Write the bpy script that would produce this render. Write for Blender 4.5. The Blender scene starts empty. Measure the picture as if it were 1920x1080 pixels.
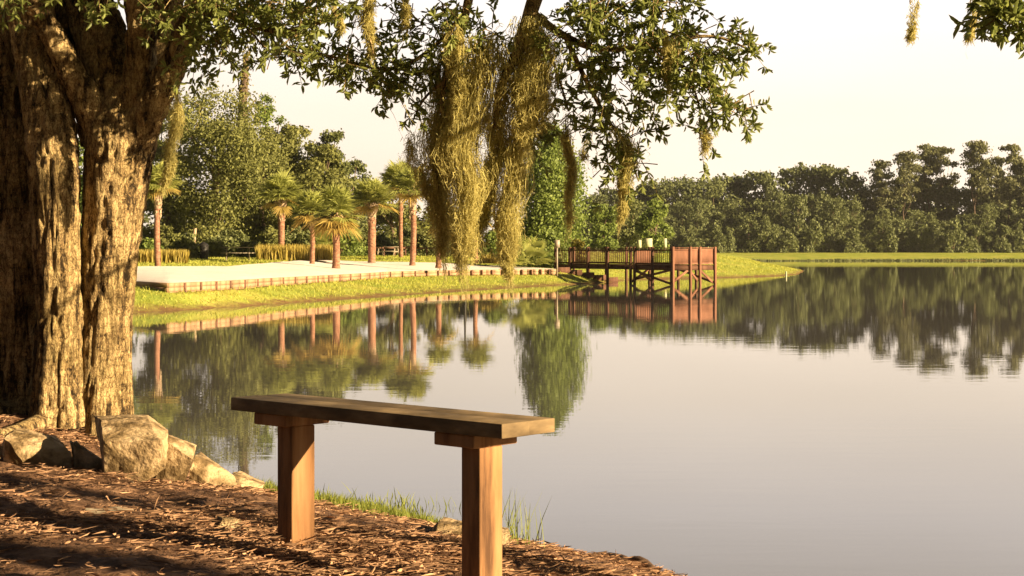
import bpy, math, random
import numpy as np
from mathutils import Vector, noise as mn

# ------------------------------------------------------------------ camera, light
scene = bpy.context.scene
COL = scene.collection
CAMH, F, CX, HY = 1.9, 3000.0, 960.0, 470.0
SUN_EL, SUN_AZ = math.radians(17), math.radians(66)      # azimuth measured from straight behind the camera to the right
cam = bpy.data.cameras.new('camera'); camo = bpy.data.objects.new('camera', cam); COL.objects.link(camo)
camo.location = (0, 0, CAMH); camo.rotation_euler = (math.pi/2, 0, 0)
cam.sensor_width = 36; cam.lens = F/1920*36; cam.shift_y = -(540-HY)/1920
cam.clip_start = 0.05; cam.clip_end = 6000
scene.camera = camo
scene.view_settings.view_transform = 'Standard'; scene.view_settings.look = 'None'
scene.view_settings.gamma = 1; scene.view_settings.exposure = 1.62

S = Vector((math.sin(SUN_AZ)*math.cos(SUN_EL), -math.cos(SUN_AZ)*math.cos(SUN_EL), math.sin(SUN_EL)))
sl = bpy.data.lights.new('sun', 'SUN'); so = bpy.data.objects.new('sun', sl); COL.objects.link(so)
sl.energy = 5.0; sl.angle = math.radians(0.5); sl.color = (1.0, 0.765, 0.455)
so.rotation_euler = S.to_track_quat('Z', 'Y').to_euler()

w = bpy.data.worlds.new('World'); scene.world = w; w.use_nodes = True
nt = w.node_tree; N = nt.nodes; L = nt.links; N.clear()
out = N.new('ShaderNodeOutputWorld'); bg = N.new('ShaderNodeBackground')
sky = N.new('ShaderNodeTexSky'); sky.sky_type = 'NISHITA'; sky.sun_disc = False
sky.sun_elevation = SUN_EL; sky.sun_rotation = math.pi/2 + (math.pi/2 - SUN_AZ)
sky.dust_density = 4; sky.air_density = 1.0
# thin evening cloud veil: brightest low over the far shore, dimmer overhead and behind
geo = N.new('ShaderNodeTexCoord'); sep = N.new('ShaderNodeSeparateXYZ'); L.new(geo.outputs['Generated'], sep.inputs[0])
rz = N.new('ShaderNodeValToRGB'); L.new(sep.outputs['Z'], rz.inputs[0])
cr = rz.color_ramp; cr.elements[0].position = 0.0; cr.elements[0].color = (4.2, 3.5, 2.75, 1)
cr.elements[1].position = 0.55; cr.elements[1].color = (.55, .56, .66, 1)
e = cr.elements.new(0.09); e.color = (4.05, 3.45, 2.85, 1)
e = cr.elements.new(0.16); e.color = (4.1, 3.75, 3.55, 1)
e = cr.elements.new(0.30); e.color = (2.6, 2.45, 2.45, 1)
ry = N.new('ShaderNodeMapRange'); L.new(sep.outputs['Y'], ry.inputs[0])
ry.inputs[1].default_value = 0.1; ry.inputs[2].default_value = 0.9; ry.inputs[3].default_value = 0.10; ry.inputs[4].default_value = 1.0
rx = N.new('ShaderNodeMapRange'); L.new(sep.outputs['X'], rx.inputs[0])
rx.inputs[1].default_value = -0.32; rx.inputs[2].default_value = 0.15; rx.inputs[3].default_value = 0.82; rx.inputs[4].default_value = 1.0
mm = N.new('ShaderNodeMath'); mm.operation = 'MULTIPLY'; L.new(ry.outputs[0], mm.inputs[0]); L.new(rx.outputs[0], mm.inputs[1])
# soft uneven veil
mp = N.new('ShaderNodeMapping'); mp.inputs['Scale'].default_value = (2, 2, 9); L.new(geo.outputs['Generated'], mp.inputs[0])
nz = N.new('ShaderNodeTexNoise'); nz.inputs['Scale'].default_value = 1.4; nz.inputs['Detail'].default_value = 3; L.new(mp.outputs[0], nz.inputs[0])
nr = N.new('ShaderNodeMapRange'); L.new(nz.outputs[0], nr.inputs[0]); nr.inputs[1].default_value = .3; nr.inputs[2].default_value = .7
nr.inputs[3].default_value = 0.94; nr.inputs[4].default_value = 1.05
m3 = N.new('ShaderNodeMath'); m3.operation = 'MULTIPLY'; L.new(mm.outputs[0], m3.inputs[0]); L.new(nr.outputs[0], m3.inputs[1])
vs = N.new('ShaderNodeVectorMath'); vs.operation = 'SCALE'; L.new(rz.outputs[0], vs.inputs[0]); L.new(m3.outputs[0], vs.inputs['Scale'])
sk = N.new('ShaderNodeVectorMath'); sk.operation = 'SCALE'; L.new(sky.outputs[0], sk.inputs[0]); sk.inputs['Scale'].default_value = 0.05
ad = N.new('ShaderNodeVectorMath'); ad.operation = 'ADD'; L.new(vs.outputs[0], ad.inputs[0]); L.new(sk.outputs[0], ad.inputs[1])
L.new(ad.outputs[0], bg.inputs[0]); bg.inputs[1].default_value = 0.1; L.new(bg.outputs[0], out.inputs[0])

R = np.random.default_rng(7); random.seed(7)
def P(px, py, D): return np.array([(px-CX)*D/F, D, CAMH-(py-HY)*D/F])

# ------------------------------------------------------------------ helpers
def tag(o, label=None, cat=None, group=None, kind=None):
    if label: o['label'] = label
    if cat: o['category'] = cat
    if group: o['group'] = group
    if kind: o['kind'] = kind
    return o
def empty(name, loc, label, cat, group=None):
    o = bpy.data.objects.new(name, None); COL.objects.link(o); o.location = [float(v) for v in loc]; o.empty_display_size = .2
    return tag(o, label, cat, group)
class MB:
    def __init__(s): s.v = []; s.f = []; s.r = []; s.n = 0
    def add(s, v, f, r=None):
        v = np.asarray(v, float); f = np.asarray(f, int)
        s.v.append(v); s.f.append(f + s.n); s.n += len(v)
        s.r.append(np.full(len(f), 0.5) if r is None else np.broadcast_to(r, (len(f),)))
    def box(s, c, ax, ay, az, hx, hy, hz):
        ax, ay, az = [np.array(a, float)/np.linalg.norm(a) for a in (ax, ay, az)]
        c = np.array(c, float); v = []
        for k in (-1, 1):
            for i, j in ((-1, -1), (1, -1), (1, 1), (-1, 1)):
                v.append(c + ax*hx*i + ay*hy*j + az*hz*k)
        s.add(v, [[0, 3, 2, 1], [4, 5, 6, 7], [0, 1, 5, 4], [1, 2, 6, 5], [2, 3, 7, 6], [3, 0, 4, 7]], R.random())
    def beam(s, a, b, w_, h_, up=(0, 0, 1)):
        a = np.array(a, float); b = np.array(b, float); d = b-a; Ln = np.linalg.norm(d); d /= Ln
        sd = np.cross(d, up)
        if np.linalg.norm(sd) < 1e-3: sd = np.array([1., 0, 0])
        sd /= np.linalg.norm(sd); u = np.cross(sd, d)
        s.box((a+b)/2, d, sd, u, Ln/2, w_/2, h_/2)
    def tube(s, pts, rad, seg=8, cap=True):
        pts = np.asarray(pts, float); n = len(pts); rad = np.broadcast_to(rad, (n,))
        t = np.gradient(pts, axis=0); t /= np.linalg.norm(t, axis=1)[:, None]+1e-9
        ref = np.array([0.3, 1, 0.1]) if abs(t[0][2]) > .6 else np.array([0, 0, 1.])
        u = np.cross(t, ref); u /= np.linalg.norm(u, axis=1)[:, None]+1e-9; w2 = np.cross(t, u)
        a = np.arange(seg)/seg*2*np.pi
        v = pts[:, None] + rad[:, None, None]*(np.cos(a)[None, :, None]*u[:, None] + np.sin(a)[None, :, None]*w2[:, None])
        v = v.reshape(-1, 3); i = np.arange(n-1)[:, None]*seg; j = np.arange(seg)[None]; j2 = (j+1) % seg
        f = np.stack([i+j, i+j2, i+seg+j2, i+seg+j], -1).reshape(-1, 4)
        s.add(v, f, R.random())
        if cap:
            for base in (0, (n-1)*seg):
                c = v[base:base+seg].mean(0); vv = np.vstack([v[base:base+seg], c])
                s.add(vv, [[k, (k+1) % seg, seg, seg] for k in range(seg)])
    def build(s, name, mat, parent=None, smooth=False, loc=(0, 0, 0)):
        v = np.concatenate(s.v) - np.array(loc, float); f = np.concatenate(s.f); r = np.concatenate(s.r)
        me = bpy.data.meshes.new(name)
        tri = f[:, 2] == f[:, 3]
        cnt = np.where(tri, 3, 4); idx = np.ones_like(f, bool); idx[tri, 3] = False
        me.vertices.add(len(v)); me.vertices.foreach_set('co', v.ravel().astype(np.float32))
        lv = f[idx]; me.loops.add(len(lv)); me.loops.foreach_set('vertex_index', lv.astype(np.int32))
        me.polygons.add(len(f)); me.polygons.foreach_set('loop_start', np.concatenate([[0], np.cumsum(cnt)[:-1]]).astype(np.int32))
        me.update(calc_edges=True)
        if smooth: me.polygons.foreach_set('use_smooth', np.ones(len(f), bool))
        at = me.attributes.new('rnd', 'FLOAT', 'FACE'); at.data.foreach_set('value', r.astype(np.float32))
        me.materials.append(mat); me.validate()
        o = bpy.data.objects.new(name, me); COL.objects.link(o)
        if parent is not None: o.parent = parent
        else: o.location = [float(q) for q in loc]
        return o
def rot_frames(d, spin=None):
    """unit vectors d (n,3) -> side, normal"""
    d = d/np.linalg.norm(d, axis=1)[:, None]
    r = R.normal(size=d.shape); sd = np.cross(d, r); sd /= np.linalg.norm(sd, axis=1)[:, None]+1e-9
    return d, sd, np.cross(sd, d)
def leaves(mb, pos, d, ln, wd, rnd=None, fold=.25):
    """six-vertex folded leaf blades"""
    n = len(pos); d, sd, nm = rot_frames(d); ln = np.broadcast_to(ln, (n,))[:, None]; wd = np.broadcast_to(wd, (n,))[:, None]
    b = pos; t = pos + d*ln - nm*ln*.12
    v = np.stack([b, b+d*ln*.35+sd*wd*.5+nm*wd*fold, b+d*ln*.72+sd*wd*.42+nm*wd*fold*.6, t,
                  b+d*ln*.72-sd*wd*.42+nm*wd*fold*.6, b+d*ln*.35-sd*wd*.5+nm*wd*fold], 1).reshape(-1, 3)
    k = np.arange(n)[:, None]*6
    f = np.concatenate([k+np.array([[0, 1, 2, 3]]), k+np.array([[0, 3, 4, 5]])])
    rr = R.random(n) if rnd is None else rnd
    mb.add(v, f, np.concatenate([rr, rr]))
def cards(mb, pos, nrm, size, rnd=None):
    """irregular leaf-clump faces"""
    n = len(pos); nm, u, v2 = rot_frames(nrm); size = np.broadcast_to(size, (n,))[:, None]
    q = [pos + u*size*(R.uniform(.3, .75, (n, 1)))*a + v2*size*(R.uniform(.2, .7, (n, 1)))*b + nm*size*R.normal(0, .12, (n, 1))
         for a, b in ((1, .1), (.1, 1), (-1, -.1), (-.1, -1))]
    k = np.arange(n)[:, None]*4
    mb.add(np.stack(q, 1).reshape(-1, 3), k+np.array([[0, 1, 2, 3]]), R.random(n) if rnd is None else rnd)
def rbf(pts, vals):
    pts = np.asarray(pts, float); vals = np.asarray(vals, float)
    A = np.linalg.norm(pts[:, None]-pts[None], axis=2); A[np.diag_indices(len(A))] -= 0.02
    wgt = np.linalg.lstsq(np.vstack([np.hstack([A, np.ones((len(A), 1))]), np.append(np.ones(len(A)), 0)]), np.append(vals, 0), rcond=None)[0]
    def f(q):
        q = np.atleast_2d(q); o = np.empty(len(q))
        for i in range(0, len(q), 4000):
            o[i:i+4000] = np.linalg.norm(q[i:i+4000, None]-pts[None], axis=2)@wgt[:-1]+wgt[-1]
        return o
    return f
def dens(poly, step, closed=False):
    poly = [np.array(p, float) for p in poly]; o = []
    if closed: poly = poly+[poly[0]]
    for a, b in zip(poly[:-1], poly[1:]):
        st = step(a) if callable(step) else step
        n = max(1, int(round(np.linalg.norm(b-a)/st)))
        for k in range(n): o.append(a+(b-a)*k/n)
    if not closed: o.append(poly[-1])
    return np.array(o)
def smooth_poly(pts, n=200):
    pts = np.asarray(pts, float); m = len(pts); t = np.linspace(0, m-1, n); o = []
    for x in t:
        i = min(int(x), m-2); u = x-i; p1, p2 = pts[i], pts[i+1]; p0 = pts[i-1] if i else 2*p1-p2; p3 = pts[i+2] if i+2 < m else 2*p2-p1
        o.append(.5*((2*p1)+(-p0+p2)*u+(2*p0-5*p1+4*p2-p3)*u*u+(-p0+3*p1-3*p2+p3)*u**3))
    return np.array(o)

# ------------------------------------------------------------------ materials
def base_mat(name):
    m = bpy.data.materials.new(name); m.use_nodes = True; nt = m.node_tree; nt.nodes.clear()
    return m, nt.nodes, nt.links, nt.nodes.new('ShaderNodeOutputMaterial')
def nramp(N, L, src, stops):
    r = N.new('ShaderNodeValToRGB'); c = r.color_ramp
    c.elements[0].position, c.elements[0].color = stops[0][0], (*stops[0][1], 1)
    c.elements[1].position, c.elements[1].color = stops[-1][0], (*stops[-1][1], 1)
    for p, col in stops[1:-1]:
        e = c.elements.new(p); e.color = (*col, 1)
    L.new(src, r.inputs[0]); return r
def noise(N, L, scale, detail=5, vec=None, sc=None, rough=.6, typ='noise'):
    tc = N.new('ShaderNodeTexCoord'); mp = N.new('ShaderNodeMapping'); L.new(tc.outputs['Object'], mp.inputs[0])
    if sc: mp.inputs['Scale'].default_value = sc
    if typ == 'noise':
        n = N.new('ShaderNodeTexNoise'); n.inputs['Detail'].default_value = detail; n.inputs['Roughness'].default_value = rough
    else:
        n = N.new('ShaderNodeTexVoronoi'); n.feature = typ
    n.inputs['Scale'].default_value = scale; L.new(mp.outputs[0], n.inputs[0]); return n
def mixc(N, L, a, b, fac, mode='MIX'):
    m = N.new('ShaderNodeMix'); m.data_type = 'RGBA'; m.blend_type = mode
    if isinstance(fac, float): m.inputs[0].default_value = fac
    else: L.new(fac, m.inputs[0])
    for s, x in ((6, a), (7, b)):
        if isinstance(x, tuple): m.inputs[s].default_value = (*x, 1)
        else: L.new(x, m.inputs[s])
    return m.outputs[2]
def leaf_mat(name, c1, c2, trans=.35, scale=.35, rough=.6, spec=.3):
    m, N, L, o = base_mat(name)
    a = N.new('ShaderNodeAttribute'); a.attribute_name = 'rnd'
    n = noise(N, L, scale, 3)
    ad = N.new('ShaderNodeMath'); ad.operation = 'ADD'; L.new(a.outputs['Fac'], ad.inputs[0]); L.new(n.outputs[0], ad.inputs[1])
    r = nramp(N, L, ad.outputs[0], [(0.35, c1), (1.0, tuple((x+y)/2 for x, y in zip(c1, c2))), (1.0, c2)])
    r.color_ramp.elements[1].position = .65
    p = N.new('ShaderNodeBsdfPrincipled'); p.inputs['Roughness'].default_value = rough; p.inputs['Specular IOR Level'].default_value = spec
    t = N.new('ShaderNodeBsdfTranslucent'); L.new(r.outputs[0], p.inputs['Base Color']); L.new(r.outputs[0], t.inputs[0])
    mx = N.new('ShaderNodeMixShader'); mx.inputs[0].default_value = trans; L.new(p.outputs[0], mx.inputs[1]); L.new(t.outputs[0], mx.inputs[2])
    L.new(mx.outputs[0], o.inputs[0]); return m
def surf(name, stops, scale=4, detail=6, sc=None, rough=.85, bump=.3, bscale=None, bsc=None, bdist=.02, spec=.3, typ='noise', stops2=None, scale2=1.0, btyp='noise', wear=.5):
    m, N, L, o = base_mat(name)
    n = noise(N, L, scale, detail, sc=sc, typ=typ)
    c = nramp(N, L, n.outputs[0], stops).outputs[0]
    if stops2:
        n2 = noise(N, L, scale2, 5, sc=sc); c2 = nramp(N, L, n2.outputs[0], stops2).outputs[0]; c = mixc(N, L, c, c2, wear, 'MULTIPLY')
    p = N.new('ShaderNodeBsdfPrincipled'); L.new(c, p.inputs['Base Color'])
    p.inputs['Roughness'].default_value = rough; p.inputs['Specular IOR Level'].default_value = spec
    if name == 'lawn_grass':
        gp = N.new('ShaderNodeNewGeometry'); sx = N.new('ShaderNodeSeparateXYZ'); L.new(gp.outputs['Position'], sx.inputs[0]); mn_ = noise(N, L, 1.3, 6)
        ma = N.new('ShaderNodeMath'); ma.operation = 'MULTIPLY_ADD'; L.new(mn_.outputs[0], ma.inputs[0]); ma.inputs[1].default_value = -.5; L.new(sx.outputs[2], ma.inputs[2])
        mr = N.new('ShaderNodeMapRange'); L.new(ma.outputs[0], mr.inputs[0]); mr.inputs[1].default_value = -.24; mr.inputs[2].default_value = -.05; mr.inputs[3].default_value = 1; mr.inputs[4].default_value = 0
        c = mixc(N, L, c, (.20, .12, .05), mr.outputs[0]); L.new(c, p.inputs['Base Color'])
    if bump:
        b = N.new('ShaderNodeBump'); b.inputs['Strength'].default_value = bump; b.inputs['Distance'].default_value = bdist
        nb = noise(N, L, bscale or scale*3, 8, sc=bsc or sc, typ=btyp); L.new(nb.outputs[0], b.inputs['Height']); L.new(b.outputs[0], p.inputs['Normal'])
    L.new(p.outputs[0], o.inputs[0]); return m
M = {}
def bark_mat(name, dark, mid, light, sc=(1, 1, .28), k=26, bump=1.0, bd=.03):
    m, N, L, o = base_mat(name)
    v = noise(N, L, k, sc=sc, typ='DISTANCE_TO_EDGE'); wp = noise(N, L, 14, 4); vm = N.new('ShaderNodeVectorMath'); vm.operation = 'MULTIPLY_ADD'
    tc_ = N.new('ShaderNodeTexCoord'); L.new(wp.outputs['Color'], vm.inputs[0]); vm.inputs[1].default_value = (.09, .09, .09); L.new(tc_.outputs['Object'], vm.inputs[2])
    L.new(vm.outputs[0], v.inputs[0].links[0].from_node.inputs[0]); nn = noise(N, L, k*1.3, 8, sc=sc, rough=.75); big = noise(N, L, 2.2, 4); hz = noise(N, L, 10, 6, sc=(.5, .5, 3.2), rough=.7)
    vr = N.new('ShaderNodeMapRange'); L.new(v.outputs[0], vr.inputs[0]); vr.inputs[1].default_value = 0; vr.inputs[2].default_value = .14; vr.inputs[3].default_value = .60
    a = N.new('ShaderNodeMath'); a.operation = 'MULTIPLY'; L.new(vr.outputs[0], a.inputs[0]); L.new(nn.outputs[0], a.inputs[1])
    b2 = N.new('ShaderNodeMath'); b2.operation = 'MULTIPLY_ADD'; L.new(hz.outputs[0], b2.inputs[0]); b2.inputs[1].default_value = .5; L.new(a.outputs[0], b2.inputs[2])
    fu = noise(N, L, 20, 5, sc=(1, 1, .13), rough=.6); fr_ = N.new('ShaderNodeMapRange'); L.new(fu.outputs[0], fr_.inputs[0]); fr_.inputs[1].default_value = .38; fr_.inputs[2].default_value = .52; fr_.inputs[3].default_value = .6; fr_.inputs[4].default_value = 1.0
    b3 = N.new('ShaderNodeMath'); b3.operation = 'MULTIPLY'; L.new(b2.outputs[0], b3.inputs[0]); L.new(fr_.outputs[0], b3.inputs[1]); b2 = b3
    c = nramp(N, L, b2.outputs[0], [(.42, dark), (.60, mid), (.82, light)]).outputs[0]
    md_ = noise(N, L, 16, 8, sc=(1, 1, .22), rough=.75); mdc = nramp(N, L, md_.outputs[0], [(.40, (.22, .20, .17)), (.52, (1, 1, 1))]).outputs[0]
    c = mixc(N, L, c, mdc, .75, 'MULTIPLY')
    bigc = nramp(N, L, big.outputs[0], [(.35, (.50, .5, .38)), (.6, (1, 1, 1))]).outputs[0]
    c = mixc(N, L, c, bigc, .7, 'MULTIPLY')
    p = N.new('ShaderNodeBsdfPrincipled'); L.new(c, p.inputs['Base Color']); p.inputs['Roughness'].default_value = .9; p.inputs['Specular IOR Level'].default_value = .15
    bp = N.new('ShaderNodeBump'); bp.inputs['Strength'].default_value = bump; bp.inputs['Distance'].default_value = bd
    L.new(b2.outputs[0], bp.inputs['Height']); L.new(bp.outputs[0], p.inputs['Normal']); L.new(p.outputs[0], o.inputs[0]); return m
M['bark'] = bark_mat('oak_bark', (.04, .027, .015), (.33, .22, .10), (.70, .53, .26), sc=(1, 1, .30), k=62, bd=.018)
M['farbark'] = surf('far_bark', [(.3, (.07, .045, .03)), (.7, (.2, .14, .09))], 3, sc=(1, 1, .3), bump=.4)
M['palmbark'] = surf('palm_bark', [(.35, (.17, .075, .045)), (.65, (.40, .21, .13))], 5, sc=(1, 1, 2.5), bump=.9, bscale=9, bdist=.06)
M['palmboot'] = surf('palm_boot', [(.35, (.20, .13, .08)), (.65, (.50, .38, .25))], 7, sc=(1, 1, 1.5), bump=.9, bscale=9, bdist=.06)
M['oakleaf'] = leaf_mat('oak_leaf', (.045, .07, .018), (.34, .38, .10), .5, 3, .45, .4)
M['moss'] = leaf_mat('spanish_moss', (.24, .215, .07), (.72, .64, .25), .5, 6, .9, .1)
M['treeA'] = leaf_mat('olive_foliage', (.095, .11, .03), (.27, .275, .08), .35, .25)
M['treeB'] = leaf_mat('green_foliage', (.075, .115, .025), (.29, .36, .08), .4, .3)
M['treeC'] = leaf_mat('dark_foliage', (.055, .075, .028), (.22, .24, .08), .3, .25)
M['treeD'] = leaf_mat('yellow_foliage', (.09, .09, .015), (.26, .22, .04), .3, .3)
M['far'] = leaf_mat('far_foliage', (.058, .08, .034), (.24, .265, .10), .35, .12)
M['pine'] = leaf_mat('pine_foliage', (.05, .065, .03), (.24, .24, .10), .32, .2)
M['palmleaf'] = leaf_mat('palm_leaf', (.17, .21, .045), (.52, .53, .15), .5, .5)
M['palmdry'] = leaf_mat('dry_palm_leaf', (.28, .2, .05), (.5, .36, .1), .35, .5)
M['grassblade'] = leaf_mat('grass_blade', (.26, .30, .045), (.54, .53, .10), .4, .4)
M['neargrass'] = leaf_mat('shore_grass', (.10, .15, .02), (.30, .32, .06), .4, 2)
M['reed'] = leaf_mat('tall_grass', (.28, .24, .04), (.50, .38, .09), .35, .8)
M['litter'] = leaf_mat('leaf_litter', (.05, .03, .02), (.56, .33, .19), .1, 4, .8, .15)
M['lawn'] = surf('lawn_grass', [(.3, (.22, .28, .045)), (.5, (.34, .38, .065)), (.7, (.46, .42, .10))], .35, 8, bump=.6, bscale=6, bdist=.12, spec=.05,
                 stops2=[(.35, (.75, .62, .5)), (.5, (1, 1, 1))], scale2=1.6)
M['dirt'] = surf('dirt', [(.3, (.05, .028, .018)), (.5, (.20, .11, .065)), (.7, (.42, .25, .15))], 14, 12, bump=1.0, bscale=22, bdist=.05, spec=.1,
                 stops2=[(.35, (.45, .42, .35)), (.6, (1, 1, 1))], scale2=2.2)
M['sand'] = surf('sand', [(.3, (.74, .68, .62)), (.7, (.86, .80, .73))], .6, 6, bump=.35, bscale=5, bdist=.06, spec=.1)
M['rock'] = surf('rock', [(.3, (.18, .125, .07)), (.48, (.42, .30, .165)), (.7, (.56, .42, .25))], 14, 10, bump=.9, bscale=44, bdist=.02, spec=.15,
                 stops2=[(.42, (.28, .25, .17)), (.56, (1, 1, 1))], scale2=9, wear=.8)
M['wood'] = surf('bench_wood', [(.35, (.09, .045, .022)), (.5, (.31, .16, .07)), (.7, (.44, .25, .12))], 13, 9, sc=(1, 1, .12), bump=.5, bscale=30, bdist=.006, spec=.2,
                 stops2=[(.35, (.6, .55, .5)), (.55, (1, 1, 1))], scale2=5)
M['seatwood'] = surf('weathered_wood', [(.3, (.07, .05, .03)), (.5, (.20, .14, .075)), (.7, (.38, .27, .14))], 10, 8, sc=(.35, .35, 1), bump=.6, bscale=26, bdist=.006, spec=.2,
                     stops2=[(.35, (.4, .36, .3)), (.6, (1, 1, 1))], scale2=5)
M['timber'] = surf('retaining_timber', [(.3, (.26, .16, .09)), (.7, (.48, .30, .18))], 1.2, 7, bump=.5, bscale=5, bdist=.03)
M['stake'] = surf('stake_timber', [(.3, (.09, .045, .03)), (.7, (.2, .1, .06))], 3, 6, bump=.4)
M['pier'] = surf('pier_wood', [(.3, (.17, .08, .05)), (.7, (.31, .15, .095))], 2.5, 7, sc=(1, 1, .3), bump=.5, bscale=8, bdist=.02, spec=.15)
M['pierdark'] = surf('pier_pile_shaded_rail', [(.3, (.07, .035, .022)), (.7, (.16, .08, .05))], 3, 7, sc=(1, 1, .3), bump=.5, bdist=.02, spec=.15)  # dark pile wood; on the rails its tone stands in for shade
M['pale'] = surf('pale_board', [(.3, (.42, .43, .28)), (.7, (.55, .54, .36))], 3, 4, bump=.1)
M['grey'] = surf('grey_metal', [(.3, (.25, .2, .16)), (.7, (.4, .33, .26))], 5, 4, bump=.1, rough=.5)
M['black'] = surf('dark_metal', [(.3, (.012, .011, .01)), (.7, (.03, .027, .024))], 5, 4, bump=.1, rough=.5)
M['picnic'] = surf('picnic_wood', [(.3, (.22, .18, .13)), (.7, (.38, .32, .23))], 4, 4, bump=.2)
M['deadwood'] = surf('dead_wood', [(.3, (.05, .03, .02)), (.7, (.17, .10, .06))], 12, 8, sc=(1, 1, 1), bump=.8, bdist=.01)

# water
m, N_, L_, o_ = base_mat('water')
p = N_.new('ShaderNodeBsdfPrincipled'); p.inputs['Base Color'].default_value = (.095, .088, .084, 1); p.inputs['Roughness'].default_value = .005; p.inputs['IOR'].default_value = 1.33
n1 = noise(N_, L_, 1.0, 3, sc=(.6, 2.6, 1)); n2 = noise(N_, L_, .16, 2, sc=(.5, 1.6, 1))
a_ = N_.new('ShaderNodeMath'); a_.operation = 'MULTIPLY_ADD'; L_.new(n2.outputs[0], a_.inputs[0]); a_.inputs[1].default_value = 1.6; L_.new(n1.outputs[0], a_.inputs[2])
b_ = N_.new('ShaderNodeBump'); b_.inputs['Strength'].default_value = .018; b_.inputs['Distance'].default_value = .05
L_.new(a_.outputs[0], b_.inputs['Height']); L_.new(b_.outputs[0], p.inputs['Normal']); L_.new(p.outputs[0], o_.inputs[0]); M['water'] = m

# ------------------------------------------------------------------ terrain
near_shore = [(-9, 17.5), (-5.5, 15.6), (-3.7, 14), (-2.54, 12.5), (-1.44, 11.9), (-.67, 11.1), (-.2, 10.5), (.31, 10.1), (.62, 9.7), (.88, 9.2), (1.1, 8.6), (1.5, 7.5), (2.2, 5.5), (3.5, 2), (6, -3), (12, -10)]
far_left_shore = [(6.5, 98), (4.4, 92.5), (1.1, 84.5), (-2.6, 74.5), (-5.6, 66), (-7.9, 59.4), (-9.9, 53.5), (-11.6, 48.7), (-16, 38), (-30, 31), (-60, 30)]
spit = [(420, 330), (240, 312), (150, 303), (100, 300), (60, 298), (45, 292), (38, 240), (31, 180), (28.1, 154), (23, 128), (20.8, 121.5), (17.5, 116), (14.2, 111.5), (10.6, 108), (8.4, 105.5), (6.9, 102)]
lake = near_shore + [(60, -45), (260, -60), (430, 100)] + spit + far_left_shore + [(-60, 24), (-20, 20.5)]
LK = np.array(lake, float)
def inside(q):
    x, y = q[:, 0], q[:, 1]; c = np.zeros(len(q), bool); n = len(LK)
    for i in range(n):
        x1, y1 = LK[i]; x2, y2 = LK[(i+1) % n]
        if y1 == y2: continue
        c ^= ((y1 > y) != (y2 > y)) & (x < (x2-x1)*(y-y1)/(y2-y1)+x1)
    return c
def sdist(q):
    d = np.full(len(q), 1e9); n = len(LK)
    for i in range(n):
        a, b = LK[i], LK[(i+1) % n]; ab = b-a; t = np.clip(((q-a)@ab)/(ab@ab), 0, 1)
        d = np.minimum(d, np.linalg.norm(q-a-t[:, None]*ab, axis=1))
    return d

wall_top = [(254, 56.4), (315, 53.2), (375, 55.4), (432, 58), (520, 64), (616, 70.7), (707, 79.3), (731, 82.5), (821, 87.5), (900, 90), (977, 91.7), (1042, 92.6)]
wall = np.array([((a-CX)*D/F, D) for a, D in wall_top])
wall = np.vstack([[(-20.5, 63.5)], wall])
wallf = np.vstack([wall[:3], smooth_poly(wall[2:], 60)[1:]])
back = [(-30, 502, 58), (150, 500, 62), (254, 499.5, 66), (430, 499, 72), (500, 493, 80), (570, 487.5, 90), (620, 488, 95), (690, 490, 98), (820, 492, 98), (900, 497, 98), (960, 499, 97), (1044, 504, 93.8)]
backw = np.array([P(*b) for b in back])

cp, cz = [], []
def ctrl(pts, z):
    for i, q in enumerate(pts): cp.append(q[:2]); cz.append(z if np.isscalar(z) else z[i])
fl = dens(far_left_shore, 3); ctrl(fl, 0)
ctrl(dens(spit, lambda a: 20 if a[0] > 50 else 4), 0)
# lake bed
lb = []
for x, y, r in [(x, y, 0) for x in np.arange(-50, 60, 6) for y in np.arange(24, 320, 9)]+[(x, y, 0) for x in range(70, 420, 40) for y in range(-20, 320, 40)]: lb.append((x, y))
lb = np.array(lb, float); k = inside(lb) & (sdist(lb) > 4); ctrl(lb[k], -1.0)
wd = dens(wallf[1:], 3); ctrl(wd, .52)
ctrl([(-20.5, 63.5)], .6)
ctrl(backw, backw[:, 2]-.04)
ctrl([(a, b) for a, b in ((-60, 80), (-40, 80), (-25, 80))], 1.35)
for px, py, D in [(300, 486, 105), (420, 484, 100), (600, 481, 118), (760, 480, 118), (900, 484, 112), (1000, 490, 105), (400, 480, 130), (700, 478, 140), (1000, 480, 140)]:
    q = P(px, py, D); ctrl([q], q[2])
for px, py, D in [(1470, 503, 143), (1430, 492.5, 152), (1395, 486, 152), (1360, 479, 152), (1340, 481, 140), (1260, 486, 130), (1380, 499, 130), (1300, 497, 122), (1200, 492, 125), (1180, 478, 160), (1250, 478, 165), (1100, 478, 170), (1300, 476, 220), (1370, 476, 270)]:
    q = P(px, py, D); ctrl([q], q[2])
ctrl([(x, 312+max(0, x-100)*.08) for x in range(60, 420, 30)], .75)
ctrl([(x, 332+max(0, x-100)*.08) for x in range(60, 420, 30)], 1.35)
ctrl([(x, y) for x in range(-300, 500, 100) for y in (380, 460)], 1.6)
ctrl([(-100, 60), (-100, 120), (-100, 200), (-30, 150), (-30, 220), (0, 200), (0, 300), (-150, 300)], 1.7)
ctrl([(-900, y) for y in (0, 900, 2500)]+[(1500, y) for y in (0, 900, 2500)]+[(0, 2500), (500, 1200), (-300, 1200)], 3.0)
tz = rbf(cp, cz)
def land_z(x, y): return float(tz(np.array([[x, y]]))[0])

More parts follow.
